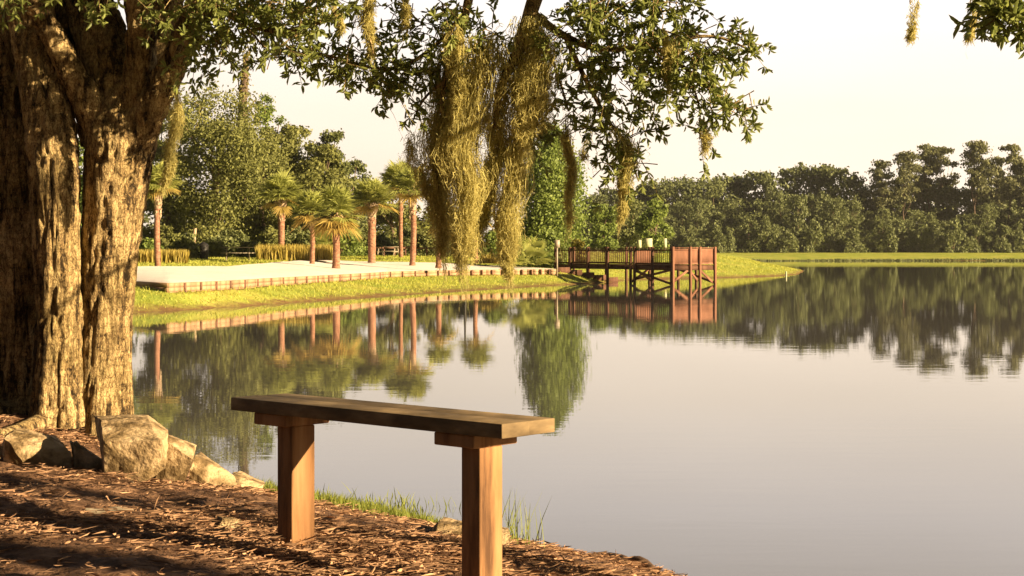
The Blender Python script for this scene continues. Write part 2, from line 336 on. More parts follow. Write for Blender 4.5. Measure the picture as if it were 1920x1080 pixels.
ncp, ncz = [], []
def nctrl(x, y, z): ncp.append((x, y)); ncz.append(z)
for px, lst in {600: [(4.4, 1.03), (6, .93), (8, .60), (10, .28)], 900: [(4.17, 1.02), (5, .95), (6, .79), (8, .42)], 1240: [(3, 1.06), (4, .99), (5, .83), (6, .66), (7, .49), (8, .26)],
                350: [(5, 1.03), (6, 1.0), (7, .88), (8, .71), (10, .38)], 130: [(5, 1.05), (6, 1.04), (7, .99), (8.5, .98), (10, .76), (12, .35)], -250: [(5, 1.1), (7, 1.08), (9, 1.02), (12, .55), (15, .1)],
                750: [(5, .99), (7, .69), (9, .38)], 1500: [(2.5, 1.0), (3.5, .88), (4.5, .7), (5.5, .5)]}.items():
    for D, z in lst: nctrl((px-CX)*D/F, D, z)
for q in dens(near_shore, 1.2): nctrl(q[0], q[1], 0)
for a, b in zip(near_shore[:-1], near_shore[1:]):
    d = np.array(b)-np.array(a); nrm = np.array([-d[1], d[0]])/np.linalg.norm(d); c = (np.array(a)+np.array(b))/2
    nctrl(*(c+nrm*1.2), -.35); nctrl(*(c+nrm*3), -.8)
for x, y, z in [(0, 0, 1.0), (0, 2, 1.05), (1.5, 0, .98), (-3, 0, 1.1), (-3, 3, 1.1), (-6, 6, 1.2), (-8, 10, 1.1), (-10, 0, 1.3), (0, -8, 1.3), (5, -12, 1.0), (-10, -12, 1.5), (-12, 14, .9)]: nctrl(x, y, z)
nz_ = rbf(ncp, ncz)
def fbm(x, y, s, o=4):
    return mn.fractal(Vector((x*s, y*s, 1.7)), 1.0, 2.0, o)
def near_z(x, y): return float(nz_(np.array([[x, y]]))[0])
# near ground
xs = np.concatenate([np.linspace(-14, -3.3, 30), np.linspace(-3.2, 2.0, 210), np.linspace(2.1, 14, 30)])
ys = np.concatenate([np.linspace(-14, 2.4, 26), np.linspace(2.5, 12.6, 300), np.linspace(12.8, 19, 16)])
X, Y = np.meshgrid(xs, ys); q = np.stack([X.ravel(), Y.ravel()], 1); Z = nz_(q)
for i in range(len(q)):
    if abs(q[i, 0]) < 4 and 2 < q[i, 1] < 13:
        Z[i] += .030*fbm(q[i, 0], q[i, 1], 2.3) + .014*fbm(q[i, 0]+9, q[i, 1], 11, 3)
mb = MB(); nx = len(xs); ny = len(ys)
i, j = np.meshgrid(np.arange(ny-1), np.arange(nx-1), indexing='ij'); a = (i*nx+j).ravel()
fq = np.stack([a, a+1, a+nx+1, a+nx], 1)
fq = fq[(Z[fq].max(1) > -.5)]
mb.add(np.column_stack([q, Z]), fq); tag(mb.build('ground', M['dirt'], smooth=True), kind='structure')
# far land, polar grid
th = np.concatenate([np.linspace(-180, -26, 30), np.linspace(-25, 25, 420), np.linspace(26, 180, 30)])
rr_ = np.concatenate([np.linspace(19.5, 45, 16), np.linspace(45.6, 130, 210), 130*np.exp(np.linspace(.008, math.log(3500/130), 150))])
T, RR = np.meshgrid(np.radians(th), rr_); q = np.stack([(RR*np.sin(T)).ravel(), (RR*np.cos(T)).ravel()], 1)
Z = tz(q); bk = (q[:, 1] < 12) & (~inside(q)); Z[bk] = 1.3
far_ = inside(q) & (sdist(q) > 2.5); Z[far_] = np.minimum(Z[far_], -.4)
lf = (~inside(q)) & (q[:, 1] < 28); Z[lf] = np.maximum(Z[lf], np.minimum(sdist(q[lf])*.12, 1.1))
nx = len(th); ny = len(rr_); i, j = np.meshgrid(np.arange(ny-1), np.arange(nx-1), indexing='ij'); a = (i*nx+j).ravel()
fq = np.stack([a, a+1, a+nx+1, a+nx], 1); fq = fq[Z[fq].max(1) > -.35]
# leave out what lies below the raised sand
cen = q[fq].mean(1)
sandpoly = np.vstack([wallf+np.array([.05, .35]), backw[::-1, :2]+np.array([0, -.5])])
def in_poly(qq, PL):
    x, y = qq[:, 0], qq[:, 1]; c = np.zeros(len(qq), bool)
    for i in range(len(PL)):
        x1, y1 = PL[i]; x2, y2 = PL[(i+1) % len(PL)]
        if y1 == y2: continue
        c ^= ((y1 > y) != (y2 > y)) & (x < (x2-x1)*(y-y1)/(y2-y1)+x1)
    return c
ins = in_poly(q, sandpoly); Z[ins] -= .35
mb = MB(); mb.add(np.column_stack([q, Z]), fq); tag(mb.build('lawn', M['lawn'], smooth=True), kind='structure')
# lake surface
mb = MB(); g = np.array([-900., -200, -60, -10, 5, 20, 60, 150, 500, 900]); gy = np.array([-300., -60, -10, 5, 15, 30, 60, 120, 240, 420, 600])
X, Y = np.meshgrid(g, gy); i, j = np.meshgrid(np.arange(len(gy)-1), np.arange(len(g)-1), indexing='ij'); a = (i*len(g)+j).ravel()
mb.add(np.column_stack([X.ravel(), Y.ravel(), np.zeros(X.size)]), np.stack([a, a+1, a+len(g)+1, a+len(g)], 1)); tag(mb.build('water', M['water']), kind='structure')
# sand
def resample(pl, n):
    pl = np.asarray(pl, float); d = np.concatenate([[0], np.cumsum(np.linalg.norm(np.diff(pl, axis=0), axis=1))]); t = np.linspace(0, d[-1], n)
    return np.stack([np.interp(t, d, pl[:, k]) for k in range(pl.shape[1])], 1)
# match front and back edges by view angle
ang = np.linspace(-.3, .0283, 150)
wf3 = np.column_stack([wallf, np.full(len(wallf), .8)])
wa = wf3[:, 0]/wf3[:, 1]; ba = backw[:, 0]/backw[:, 1]
fr = np.stack([np.interp(ang, wa, wf3[:, k]) for k in range(3)], 1); fr[:, 1] += .06
bk_ = np.stack([np.interp(ang, ba, backw[:, k]) for k in range(3)], 1)
mb = MB(); nS = 40; V = []
for kk in range(nS+1):
    t = kk/nS; row = fr*(1-t)+bk_*t; row[:, 2] = fr[:, 2]*(1-t**.8)+bk_[:, 2]*t**.8+np.array([.02*fbm(r0[0], r0[1], .6) for r0 in row])*min(1, t*6); V.append(row)
V = np.concatenate(V); nn_ = len(ang); i, j = np.meshgrid(np.arange(nS), np.arange(nn_-1), indexing='ij'); a = (i*nn_+j).ravel()
mb.add(V, np.stack([a, a+1, a+nn_+1, a+nn_], 1)); tag(mb.build('sand', M['sand'], smooth=True), kind='structure')
def sand_z(x, y):
    an = x/y; f_ = [np.interp(an, wa, wf3[:, k]) for k in (1, 2)]; b_ = [np.interp(an, ba, backw[:, k]) for k in (1, 2)]
    t = min(1, max(0, (y-f_[0])/(b_[0]-f_[0]))); return f_[1]*(1-t**.8)+b_[1]*t**.8

# ------------------------------------------------------------------ retaining wall
root = empty('retaining_wall', (*wallf[20], .5), 'long low timber retaining wall with stakes holding the pale sand above the grass bank', 'wall')
def child(mb, name, mat, root, smooth=False):
    o = mb.build(name, mat, root, smooth, loc=root.location); return o
mb = MB()
for a, b in zip(wallf[:-1], wallf[1:]):
    d = (b-a)/np.linalg.norm(b-a)*.004
    for zz in (.37, .525, .68):
        mb.beam((*(a-d), zz+.07), (*(b+d), zz+.07), .1, .15)
child(mb, 'board', M['timber'], root)
stk = [346, 376, 405, 431, 458, 482, 507, 530, 552.5, 574, 595, 615, 636, 656, 674.5, 692, 711.5, 731, 754, 778, 799.5, 821, 842, 864, 884, 903, 922, 942, 960, 978, 996, 1013.5, 1029]
for k, px in enumerate(stk):
    an = (px-CX)/F; x = np.interp(an, wa, wf3[:, 0]); y = np.interp(an, wa, wf3[:, 1])
    mb = MB(); h = [.30, .22][k % 2]; y -= .115
    mb.box((x+.03, y, .79-h/2), (1, 0, 0), (0, 1, 0), (0, 0, 1), .045, .05, h/2+.02); child(mb, 'stake', M['stake'], root)
# stepped dark wall below the pier
mb = MB(); q0 = np.array([2.6, 93.2]); q1 = np.array([6.4, 97.2])
lw = empty('low_wall', (2.6, 93.2, .7), 'dark low timber wall stepping down the bank below the pier walkway', 'wall')
for t in range(5):
    a = q0+(q1-q0)*t/5; b = q0+(q1-q0)*(t+1)/5; top = .92-.16*t
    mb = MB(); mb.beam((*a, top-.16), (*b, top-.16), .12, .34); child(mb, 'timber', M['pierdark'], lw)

# ------------------------------------------------------------------ bench
l = np.array([-.74, .67, 0]); l /= np.linalg.norm(l); e_ = np.array([-l[1]*-1, -l[0], 0.])
e_ = np.array([l[1], -l[0], 0.]); C1 = np.array([-.027, 4.06, 1.46]); up = np.array([0, 0, 1.])
bench = empty('bench', (*(C1+l*.5)[:2], 1.02), 'backless wooden bench with dark weathered plank seat and two sunlit posts beside the lake', 'bench')
def bevel(o, w_=.004):
    md = o.modifiers.new('bevel', 'BEVEL'); md.width = w_; md.segments = 2; md.limit_method = 'ANGLE'
def bbox3(a0, a1, b0, b1, z0, z1):
    mb = MB(); c = C1+l*(a0+a1)/2+e_*(b0+b1)/2; c[2] = (z0+z1)/2
    mb.box(c, l, e_, up, (a1-a0)/2, (b1-b0)/2, (z1-z0)/2); return mb
seat = empty('seat', (0, 0, 0), None, None); seat.parent = bench
bpy.data.objects.remove(seat)
mb = bbox3(-.002, 1.102, 0, .1055, 1.422, 1.46); b2 = bbox3(.003, 1.098, .107, .212, 1.4215, 1.4585)
mb.add(np.concatenate(b2.v), np.concatenate(b2.f))
# fine subdivision for slight warp of the planks
s_ = child(mb, 'seat', M['seatwood'], bench); bevel(s_, .002)
for a in (.1123, .866):
    mb = bbox3(a-.004, a+.142, .012, .182, 1.386, 1.4205); o = child(mb, 'cleat', M['wood'], bench); bevel(o)
    mb = bbox3(a, a+.068, .04, .128, .72, 1.3855); o = child(mb, 'leg', M['wood'], bench); bevel(o)

# ------------------------------------------------------------------ rocks
def rock(name, pts_px, D, depth, label, cat='rock', seed=0, zlow=None, group=None, parent=None):
    """angular stone: front outline at distance D, pushed back by depth, then roughened"""
    import bmesh
    rs = np.random.default_rng(seed)
    front = [P(x, y, D+dd) for x, y, dd in pts_px]
    bm = bmesh.new()
    for f_ in front:
        bm.verts.new(f_)
        bk2 = np.array(f_)+np.array([rs.uniform(-.03, .03)+f_[0]/f_[1]*depth, depth*rs.uniform(.85, 1.1), rs.uniform(-.02, .0)]); bm.verts.new(bk2)
    bmesh.ops.convex_hull(bm, input=bm.verts)
    bmesh.ops.triangulate(bm, faces=bm.faces)
    for _ in range(4): bmesh.ops.subdivide_edges(bm, edges=[ed for ed in bm.edges if ed.calc_length() > .022], cuts=1); bmesh.ops.triangulate(bm, faces=bm.faces)
    for v in bm.verts:
        n = mn.noise_vector(v.co*7+Vector((seed, 0, 0)))*.007 + mn.noise_vector(v.co*38)*.004 + mn.noise_vector(v.co*90)*.002; v.co += n
    me = bpy.data.meshes.new(name); bm.to_mesh(me); bm.free(); me.materials.append(M['rock'])
    o = bpy.data.objects.new(name, me); COL.objects.link(o)
    c = sum((v.co for v in me.vertices), Vector())/len(me.vertices)
    for v in me.vertices: v.co -= c
    o.location = c; tag(o, label, cat, group); return o
rock('rock', [(8, 822, 0), (25, 806, .12), (95, 822, .12), (134, 850, .05), (134, 882, 0), (60, 892, -.05), (5, 885, 0), (20, 832, -.03)], 6.5, .22, 'long flat-topped stone block lying leftmost below the oak trunk', seed=1)
rock('rock', [(138, 832, .06), (142, 829, .1), (205, 868, .1), (200, 885, 0), (140, 882, 0)], 6.5, .12, 'small wedge-shaped stone between the flat block and the tallest boulder', seed=2)
rock('rock', [(190, 788, .18), (277, 784, .25), (316, 816, .15), (312, 880, 0), (270, 905, -.02), (196, 900, 0), (194, 826, -.04), (300, 828, -.04)], 6.3, .28, 'tallest squared boulder with broad flat top at the oak root', seed=3)
rock('rock', [(305, 822, .05), (318, 818, .1), (362, 843, .08), (362, 862, 0), (345, 905, -.02), (290, 905, 0)], 6.4, .2, 'pale leaning stone against the right side of the tallest boulder', seed=4)
rock('rock', [(366, 854, .05), (378, 856, .08), (440, 893, .08), (436, 925, 0), (425, 933, -.03), (352, 915, 0), (358, 880, 0)], 6.6, .2, 'sloping slab stone with dark crack on its left edge', seed=5)
rock('rock', [(437, 893, .05), (452, 893, .08), (492, 912, .08), (482, 948, 0), (440, 945, -.03), (436, 905, 0)], 6.9, .2, 'last stone of the edging row beside the green grass tuft', seed=6)
rock('rock', [(404, 992, 0), (418, 972, .03), (450, 975, .04), (472, 1000, 0), (468, 1012, 0), (410, 1012, -.02)], 5.05, .09, 'small rounded stone half sunk in the leaf litter left of the bench', seed=7)
rock('rock', [(815, 1005, .0), (822, 982, .08), (880, 985, .08), (955, 1000, .05), (953, 1036, 0), (818, 1040, -.03)], 5.6, .2, 'squat grey stone block behind the right bench post', seed=8)

# ------------------------------------------------------------------ the big oak
oak = empty('oak_tree', (-2.45, 8.6, .95), 'huge twin-trunked oak with rough golden bark and overhanging mossy limbs at the water edge', 'tree')
def trunk_tube(mb, pts, radii, seg=96, rings=170, flare=0, seed=0, amp=.02):
    pts = smooth_poly(pts, rings); radii = smooth_poly(np.array(radii)[:, None], rings)[:, 0]
    t = np.gradient(pts, axis=0); t /= np.linalg.norm(t, axis=1)[:, None]
    u = np.cross(t, [0, 1, 0.]); u /= np.linalg.norm(u, axis=1)[:, None]; w2 = np.cross(t, u)
    a = np.arange(seg)/seg*2*np.pi; V = []
    z0 = pts[0, 2]
    for i in range(rings):
        h = pts[i, 2]-z0; fl_ = flare*math.exp(-max(h, 0)/.28)
        for k in range(seg):
            c, s = math.cos(a[k]), math.sin(a[k])
            r = radii[i]*(1+fl_*(.55+.45*math.cos(a[k]*5+seed)))
            dv = u[i]*c+w2[i]*s; p = pts[i]+dv*r; q = Vector(p)
            lump = mn.noise(Vector((q.x*3.5+seed, q.y*3.5, q.z*1.3)))*.055*radii[i]*3
            rid = abs(mn.noise(Vector((q.x*24, q.y*24, q.z*4.2+seed)))); fine = mn.noise(Vector((q.x*45, q.y*45, q.z*18)))
            ex = math.exp(-max(h, 0)/.5)*mn.noise(Vector((q.x*9, q.y*9, q.z*1.2)))*.022 if flare else 0
            V.append(p+dv*(lump - amp*(1-min(1, rid*4.5)) + fine*.009 + ex))
    i, j = np.meshgrid(np.arange(rings-1), np.arange(seg), indexing='ij'); j2 = (j+1) % seg
    mb.add(V, np.stack([i*seg+j, i*seg+j2, (i+1)*seg+j2, (i+1)*seg+j], -1).reshape(-1, 4))
def pl(*a): return np.array([P(*q) for q in a])
mb = MB()
trunk_tube(mb, pl((112, 800, 8.45), (110, 700, 8.45), (110, 600, 8.45), (108, 480, 8.45), (104, 350, 8.45), (92, 230, 8.5), (70, 100, 8.55), (40, -60, 8.65), (-20, -300, 8.8)),
           [.135, .128, .128, .13, .134, .135, .13, .12, .11], flare=.35, seed=1)
trunk_tube(mb, pl((205, 260, 8.75), (175, 150, 8.8), (140, 50, 8.85), (110, -80, 8.9)), [.15, .15, .145, .13], seg=64, rings=90, seed=31, amp=.012)
trunk_tube(mb, pl((270, 200, 8.65), (285, 110, 8.7), (305, 20, 8.75), (330, -90, 8.8)), [.10, .10, .10, .09], seg=56, rings=80, seed=33, amp=.012)
trunk_tube(mb, pl((28, 800, 8.82), (26, 700, 8.82), (30, 560, 8.82), (30, 430, 8.82), (20, 250, 8.85), (-5, 100, 8.9), (-60, -300, 9)), [.24, .22, .21, .205, .2, .19, .16], flare=.45, seed=21)
trunk_tube(mb, pl((186, 815, 8.62), (190, 700, 8.62), (198, 560, 8.62), (210, 430, 8.62), (222, 330, 8.62), (230, 250, 8.62), (222, 170, 8.65), (190, 80, 8.7), (150, -40, 8.75), (100, -300, 8.8)),
           [.155, .15, .152, .165, .185, .205, .17, .145, .13, .12], flare=.3, seed=4)
trunk_tube(mb, pl((236, 300, 8.58), (268, 235, 8.52), (300, 170, 8.45), (328, 115, 8.4), (352, 60, 8.35), (395, 0, 8.3), (470, -90, 8.25), (600, -190, 8.2)),
           [.10, .095, .082, .075, .07, .065, .06, .05], seg=56, rings=110, seed=9, amp=.012)
trunk_tube(mb, pl((238, 280, 8.6), (248, 200, 8.55), (262, 120, 8.5), (262, 40, 8.45), (250, -60, 8.4)), [.11, .10, .085, .075, .07], seg=48, rings=80, seed=12, amp=.012)
trunk_tube(mb, pl((215, 300, 8.6), (165, 190, 8.5), (130, 130, 8.45), (100, 70, 8.4), (60, 0, 8.3), (20, -100, 8.2)), [.10, .085, .07, .065, .06, .05], seg=48, rings=80, seed=15, amp=.012)
child(mb, 'trunk', M['bark'], oak, True)
# limbs; each hangs from the limb before it
limbs = [
 ([(352, 60, 8.35), (430, -120, 8.2), (600, -230, 8.1), (780, -220, 8), (950, -150, 8), (1100, -120, 7.95), (1300, -110, 7.9)], .06, .035),
 ([(820, -215, 8), (872, -60, 8), (877, 20, 8), (855, 85, 8), (838, 150, 8.02), (830, 210, 8.05)], .030, .012),
 ([(1000, -140, 8), (1016, -50, 8), (996, 30, 8), (968, 100, 7.98), (940, 170, 7.98), (925, 240, 7.98)], .052, .015),
 ([(877, 20, 8), (830, 70, 8.05), (760, 120, 8.15), (690, 125, 8.15), (620, 105, 8.1), (560, 92, 8.1)], .014, .004),
 ([(1000, 20, 8), (1060, 70, 7.95), (1130, 90, 7.9), (1220, 85, 7.85), (1310, 70, 7.8), (1400, 90, 7.75)], .022, .005),
 ([(1220, 85, 7.85), (1290, 130, 7.8), (1350, 180, 7.75), (1410, 205, 7.7)], .012, .004),
 ([(1060, 70, 7.95), (1100, 150, 7.95), (1140, 220, 7.95), (1180, 280, 7.95), (1200, 340, 7.95)], .015, .004),
 ([(1290, 130, 7.8), (1310, 200, 7.8), (1312, 262, 7.8)], .006, .003),
 ([(968, 100, 7.98), (985, 180, 8), (975, 250, 8.02), (985, 270, 8.02)], .02, .006),
 ([(996, 30, 8), (1040, 120, 8.1), (1065, 210, 8.1)], .012, .004),
 ([(395, 0, 8.3), (450, 40, 8), (530, 60, 7.8), (600, 40, 7.7), (640, 10, 7.6)], .02, .005),
 ([(640, -235, 8.1), (680, -60, 7.9), (690, 40, 7.9), (700, 100, 7.85)], .012, .004),
 ([(450, 40, 8), (490, 80, 7.5), (520, 112, 7.3)], .008, .002),
 ([(1300, -110, 7.9), (1600, -110, 7.7), (1900, -80, 6.4), (1890, 20, 5.9)], .03, .006),
 ([(1600, -110, 7.7), (1700, -60, 7.6), (1706, 8, 7.6)], .008, .003),
 ([(838, 150, 8.02), (800, 180, 8.1), (775, 230, 8.1)], .01, .003),
 ([(350, 30, 8.35), (340, 90, 8.2), (322, 135, 8.1)], .02, .006),
 ([(800, -215, 8), (900, -120, 7.0), (960, -60, 6.4), (800, -120, 6.0)], .03, .01),
]
for pts, r0, r1 in limbs:
    mb = MB(); pp = smooth_poly(pl(*pts), 30)
    for i in range(30):
        pp[i] += np.array(mn.noise_vector(Vector(pp[i])*5))*min(.02, r0)
    mb.tube(pp, np.linspace(r0, r1, 30), 10); child(mb, 'limb', M['bark'], oak, True)
# leafy sprays: (px, py, rx, ry, D, dD, twigs, droop)
def sprays(blobs, name, ln=.050, nl=15):
    mb = MB(); tw = MB()
    for cx, cy, rx_, ry_, D, dD, n in blobs:
        for _ in range(n):
            a = R.uniform(0, 2*np.pi); r = math.sqrt(R.random())
            c = P(cx+rx_*r*math.cos(a), cy+ry_*r*math.sin(a), D+R.uniform(-dD, dD))
            ctr = P(cx, cy, D); d = (c-ctr); d = d/(np.linalg.norm(d)+1e-6)*.8+R.normal(0, .6, 3)+np.array([0, -.1, -.1]); d /= np.linalg.norm(d)
            Ln = R.uniform(.10, .24); k = np.linspace(0, 1, 5)[:, None]
            pts = c-d*Ln*.5 + d*Ln*k + np.array([0, 0, -.25*Ln])*k**2
            tw.tube(pts, np.linspace(.0028, .0012, 5), 4, False)
            m_ = nl+R.integers(-3, 4); tt = np.sqrt(R.uniform(.03, 1, m_)); tt[-5:] = 1
            pos = np.stack([np.interp(tt, np.linspace(0, 1, 5), pts[:, q]) for q in range(3)], 1)
            dd = d*.65+R.normal(0, .62, (m_, 3)); dd[:, 2] -= .1
            lf_ = ln*R.uniform(.65, 1.15, m_); leaves(mb, pos, dd, lf_, lf_*R.uniform(.25, .36, m_), rnd=np.clip(R.normal(.45, .25, m_), 0, 1))
    o = child(mb, name, M['oakleaf'], oak); t = child(tw, 'twigs', M['bark'], oak); return o
sprays([(60, -10, 120, 25, 7.9, .4, 12), (200, -15, 110, 25, 7.9, .4, 14), (345, 0, 85, 38, 8.0, .3, 36), (430, 28, 80, 40, 8.0, .25, 60), (520, 26, 75, 42, 8.0, .25, 48), (590, 10, 50, 35, 7.6, .2, 26),
        (545, 85, 30, 18, 7.6, .1, 5), (390, 85, 45, 34, 8.0, .2, 30), (500, 100, 25, 16, 7.2, .1, 3)], 'leaves')
sprays([(760, 130, 45, 32, 8.15, .12, 24), (700, 125, 50, 26, 8.15, .12, 28), (640, 105, 45, 24, 8.1, .12, 24), (590, 95, 45, 18, 8.1, .1, 14), (730, 165, 18, 16, 8.15, .05, 4), (700, 25, 55, 30, 8.2, .12, 14), (790, 50, 55, 40, 8.1, .15, 18), (845, 20, 40, 30, 7.9, .2, 14), (925, 60, 35, 60, 8.1, .2, 20)], 'leaves')
sprays([(1090, 60, 55, 65, 7.95, .2, 34), (1160, 70, 60, 60, 7.9, .2, 42), (1240, 70, 60, 60, 7.85, .2, 48), (1310, 90, 55, 40, 7.8, .15, 32), (1370, 75, 40, 26, 7.8, .1, 10), (1400, 95, 22, 20, 7.75, .1, 4),
        (1150, 150, 60, 40, 7.9, .2, 20), (1250, 150, 50, 40, 7.8, .15, 24), (1330, 170, 50, 28, 7.75, .1, 22), (1380, 200, 38, 18, 7.7, .1, 14), (1270, 10, 50, 20, 7.8, .1, 16), (1150, 0, 90, 25, 7.8, .2, 30)], 'leaves')
sprays([(1080, 160, 40, 50, 8.05, .1, 13), (1060, 230, 25, 35, 8.05, .1, 5), (1130, 225, 40, 40, 7.95, .1, 16), (1180, 250, 34, 34, 7.95, .1, 9), (1190, 315, 30, 32, 7.95, .08, 8), (1140, 320, 18, 40, 7.95, .05, 4), (1205, 200, 25, 22, 7.9, .1, 5),
        (1310, 245, 30, 25, 7.8, .05, 4), (985, 255, 35, 22, 8.1, .1, 12), (830, 110, 35, 60, 8.1, .1, 18), (790, 190, 22, 30, 8.1, .1, 6), (1020, 150, 40, 60, 8.2, .1, 10)], 'leaves')
sprays([(1885, 15, 38, 24, 5.9, .1, 26), (1935, 20, 35, 25, 5.9, .1, 18)], 'leaves', ln=.06)
# canopy just above the frame and further up (it shades the upper trunk)
mb = MB(); n = 26000
cc = np.array([[-1.6, 8.3, 3.95], [-.6, 8.3, 4.2], [.4, 7.9, 4.2], [-2.6, 8.6, 4.3], [-.1, 7, 4.5], [-1.5, 8.5, 5], [1.6, 7.6, 3.9], [3.3, 7.3, 3.95]]); rc = np.array([[1.1, .9, .5], [.8, .8, .5], [.8, .8, .45], [1.3, 1.2, .8], [1.3, 1, .8], [2, 1.6, 1.2], [.8, .7, .4], [1, .6, .35]])
k = R.integers(0, len(cc), n); d = R.normal(size=(n, 3)); d /= np.linalg.norm(d, axis=1)[:, None]
pos = cc[k]+d*rc[k]*R.random((n, 1))**.45; keep = pos[:, 2] > 1.9+HY/F*pos[:, 1]+.06; pos = pos[keep]
leaves(mb, pos, R.normal(size=pos.shape), .085, .032); child(mb, 'crown', M['oakleaf'], oak)

# ------------------------------------------------------------------ spanish moss
def moss(label, path, n, ln, seed=0):
    """path: (px, py, halfwidth, D) down the clump; strands start along it and hang"""
    rs = np.random.default_rng(seed+50); path = np.array(path, float); mb = MB()
    ys_ = path[:, 1]; y0, y1 = ys_[0], ys_[-1]; H = y1-y0
    pos0 = np.empty((n, 3)); segs = 13; V = np.empty((n, segs, 2, 3))
    nt_ = max(6, n//22); tf = rs.integers(0, nt_, n); tty = y0+H*rs.random(nt_)*.93; tox = np.clip(rs.normal(0, .5, nt_), -1.1, 1.1); tlen = rs.uniform(.45, 1.15, nt_)
    ty = np.clip(tty[tf]+rs.normal(0, 9, n), y0, y1-8); lp = tlen[tf]*rs.uniform(.6, 1.25, n)*np.minimum(ln*rs.uniform(.5, 1.2, n)*2.66*7.9/ path[0, 3]*100, (y1-ty)*rs.uniform(.7, 1.08, n)+6)
    ox = tox[tf]+rs.normal(0, .2, n); wl = rs.random(n) < .1; ox[wl] = rs.normal(0, 1.0, wl.sum()); lp[wl] *= .6; oz = rs.normal(0, .5, n); ph = rs.uniform(0, 6.28, (n, 3)); cu = rs.uniform(2, 8, n)
    for s in range(segs):
        yy = ty+lp*s/(segs-1)
        cxx = np.interp(yy, ys_, path[:, 0])+6*np.sin(yy*.021+seed)+3*np.sin(yy*.06+seed*2); hw = np.interp(yy, ys_, path[:, 2])*(.86+.18*np.sin(yy*.035+seed*1.7+ox*2)); D = np.interp(yy, ys_, path[:, 3])
        wob = np.sin(ph[:, 0]+s*1.5)*cu*.5+np.sin(ph[:, 1]+s*.6)*3
        xx = cxx+ox*hw+wob; DD = D+oz*hw/F*D+np.sin(ph[:, 2]+s*1.3)*.012
        c = np.stack([(xx-CX)*DD/F, DD, CAMH-(yy-HY)*DD/F], 1)
        an = ph[:, 1]+s*.7; wv = np.stack([np.cos(an), np.sin(an), np.zeros(n)], 1)*(.0019*(1-s/segs*.85))
        V[:, s, 0] = c-wv; V[:, s, 1] = c+wv
    k = np.arange(n)[:, None, None]*segs*2+np.arange(segs-1)[None, :, None]*2
    f = (k+np.array([0, 1, 3, 2])).reshape(-1, 4)
    mb.add(V.reshape(-1, 3), f, np.repeat(np.clip(rs.normal(.5, .25, n), 0, 1), segs-1))
    # short side curls
    m_ = n*8; i = rs.integers(0, n, m_); s = rs.integers(0, segs-1, m_); c = V[i, s, 0]; d = rs.normal(size=(m_, 3)); d[:, 2] -= .5; d /= np.linalg.norm(d, axis=1)[:, None]
    l2 = rs.uniform(.010, .032, m_)[:, None]; wv = np.cross(d, rs.normal(size=(m_, 3))); wv /= np.linalg.norm(wv, axis=1)[:, None]; wv *= .0016
    mid = c+d*l2*.6+rs.normal(0, .004, (m_, 3)); tip = c+d*l2+np.array([0, 0, -.006])
    vv = np.stack([c-wv, c+wv, mid+wv, mid-wv, tip, tip+wv*.3], 1).reshape(-1, 3); kk = np.arange(m_)[:, None]*6
    mb.add(vv, np.concatenate([kk+np.array([0, 1, 2, 3]), kk+np.array([3, 2, 5, 4])]), np.concatenate([rs.random(m_)]*2))
    c0 = P(path[0, 0], path[0, 1], path[0, 3])
    return tag(mb.build('spanish_moss', M['moss'], loc=c0), label, 'moss', 'spanish moss hanging from the oak limbs')
